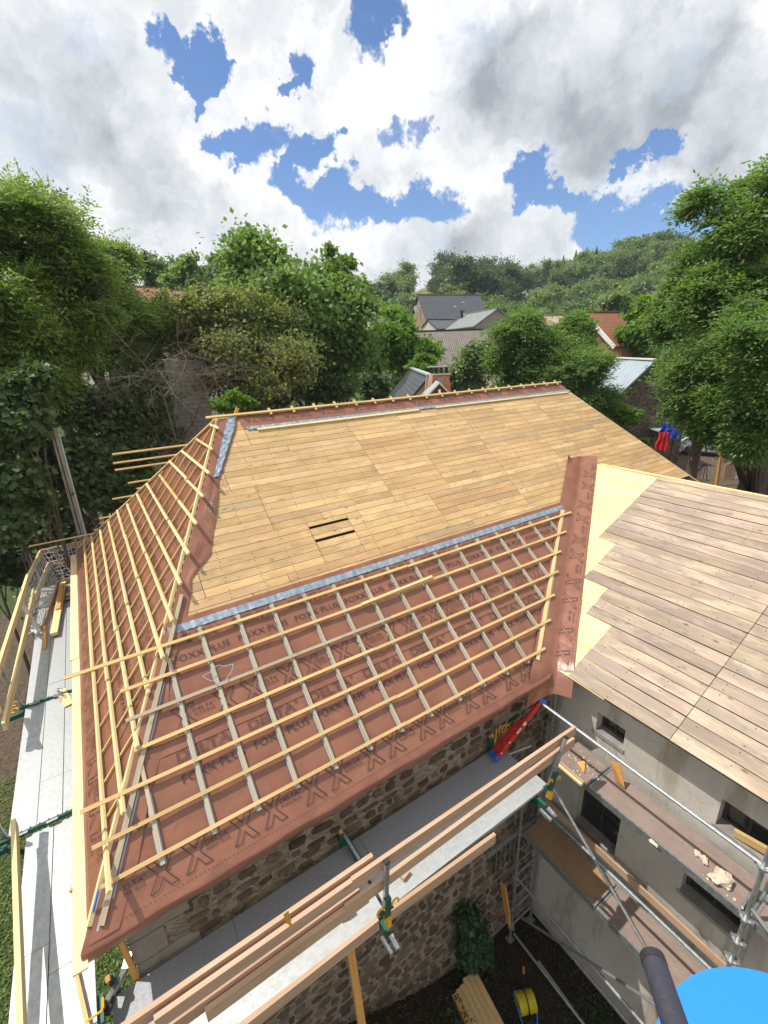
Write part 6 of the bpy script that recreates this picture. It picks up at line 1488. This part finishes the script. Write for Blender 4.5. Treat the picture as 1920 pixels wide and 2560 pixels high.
fa, fb = onZ(v8(1215, 1255), GG), onZ(v8(1440, 1245), GG); gf = thing('garden_fence', (fa+fb)/2, 'low white picket fence in the garden left of the thick trunk', 'fence')
for k in range(12): q_ = fa.lerp(fb, k/11); m = MB(); m.beam(q_, q_+V((0, 0, .85)), .09, .03, (fb-fa).cross(V((0, 0, 1)))); m.build('picket', 'white_paint' if k > 5 else 'rail_wood', gf)
for z in (.2, .7): m = MB(); m.beam(fa+V((0, 0, z)), fb+V((0, 0, z)), .04, .06); m.build('cross_rail', 'rail_wood', gf)
m = MB(); q_ = onZ(v8(1150, 1320), GG); m.beam(q_, q_+V((.1, .2, 2.6)), .12, .12); one('garden_post', m, 'orange_wood', 'brown wooden post standing in the garden left of the picket fence', 'post')
cc_ = onZ(v8(1120, 1010), GG); ct_ = V((cc_.y, -cc_.x, 0)).normalized(); cn = V((cc_.x, cc_.y, 0)).normalized()
car = thing('parked_car', (cc_.x, cc_.y, GG), 'pale car parked in the garden half hidden by ash foliage', 'car')
m = MB(); prof_ = [(-2.0, .3), (-2.0, .8), (-1.75, .95), (-1.0, 1.0), (-.45, 1.42), (1.0, 1.45), (1.75, 1.0), (2.0, .92), (2.05, .3)]
m.prism([cc_+ct_*x+V((0, 0, z))-cn*.8 for x, z in prof_], cn*1.6); m.build('body', 'metal_sheet_white', car)
m = MB(); m.prism([cc_+ct_*x+V((0, 0, z))-cn*.815 for x, z in ((-.85, 1.02), (-.4, 1.36), (.95, 1.38), (1.45, 1.02))], cn*1.63); m.build('window', 'window_glass', car)
for x in (-1.3, 1.3):
    for s in (-.8, .62): m = MB(); m.tube(cc_+ct_*x+cn*s+V((0, 0, .32)), cc_+ct_*x+cn*(s+.18)+V((0, 0, .32)), .32, 16); m.build('wheel', 'black_rubber', car)
m = MB(); q_ = onZ(v8(1010, 1270), GG); 
for k in range(9): an = k*.35; m.tube(q_+V((.5*math.cos(an), .5*math.sin(an), 0)), q_+V((.15*math.cos(an), .15*math.sin(an), .9)), .02, 5)
one('wire_cage', m, 'dark_iron', 'dark wire cage standing on the garden soil left of the brown post', 'cage')


# ================================================================ AIR
def air():
    bm = bmesh.new(); bmesh.ops.create_cube(bm, size=1.0); me = bpy.data.meshes.new('haze'); bm.to_mesh(me); bm.free()
    o = bpy.data.objects.new('haze', me); C.objects.link(o); o.scale = (640, 640, 100); o.location = (0, 0, -17+50); tag(o, kind='stuff')
    ma = bpy.data.materials.new('air'); ma.use_nodes = True; n_ = ma.node_tree.nodes; n_.clear()
    ov = n_.new('ShaderNodeOutputMaterial'); pv = n_.new('ShaderNodeVolumePrincipled'); ma.node_tree.links.new(pv.outputs[0], ov.inputs['Volume'])
    pv.inputs['Density'].default_value = .00035; pv.inputs['Color'].default_value = (.80, .88, 1, 1); me.materials.append(ma)
air()
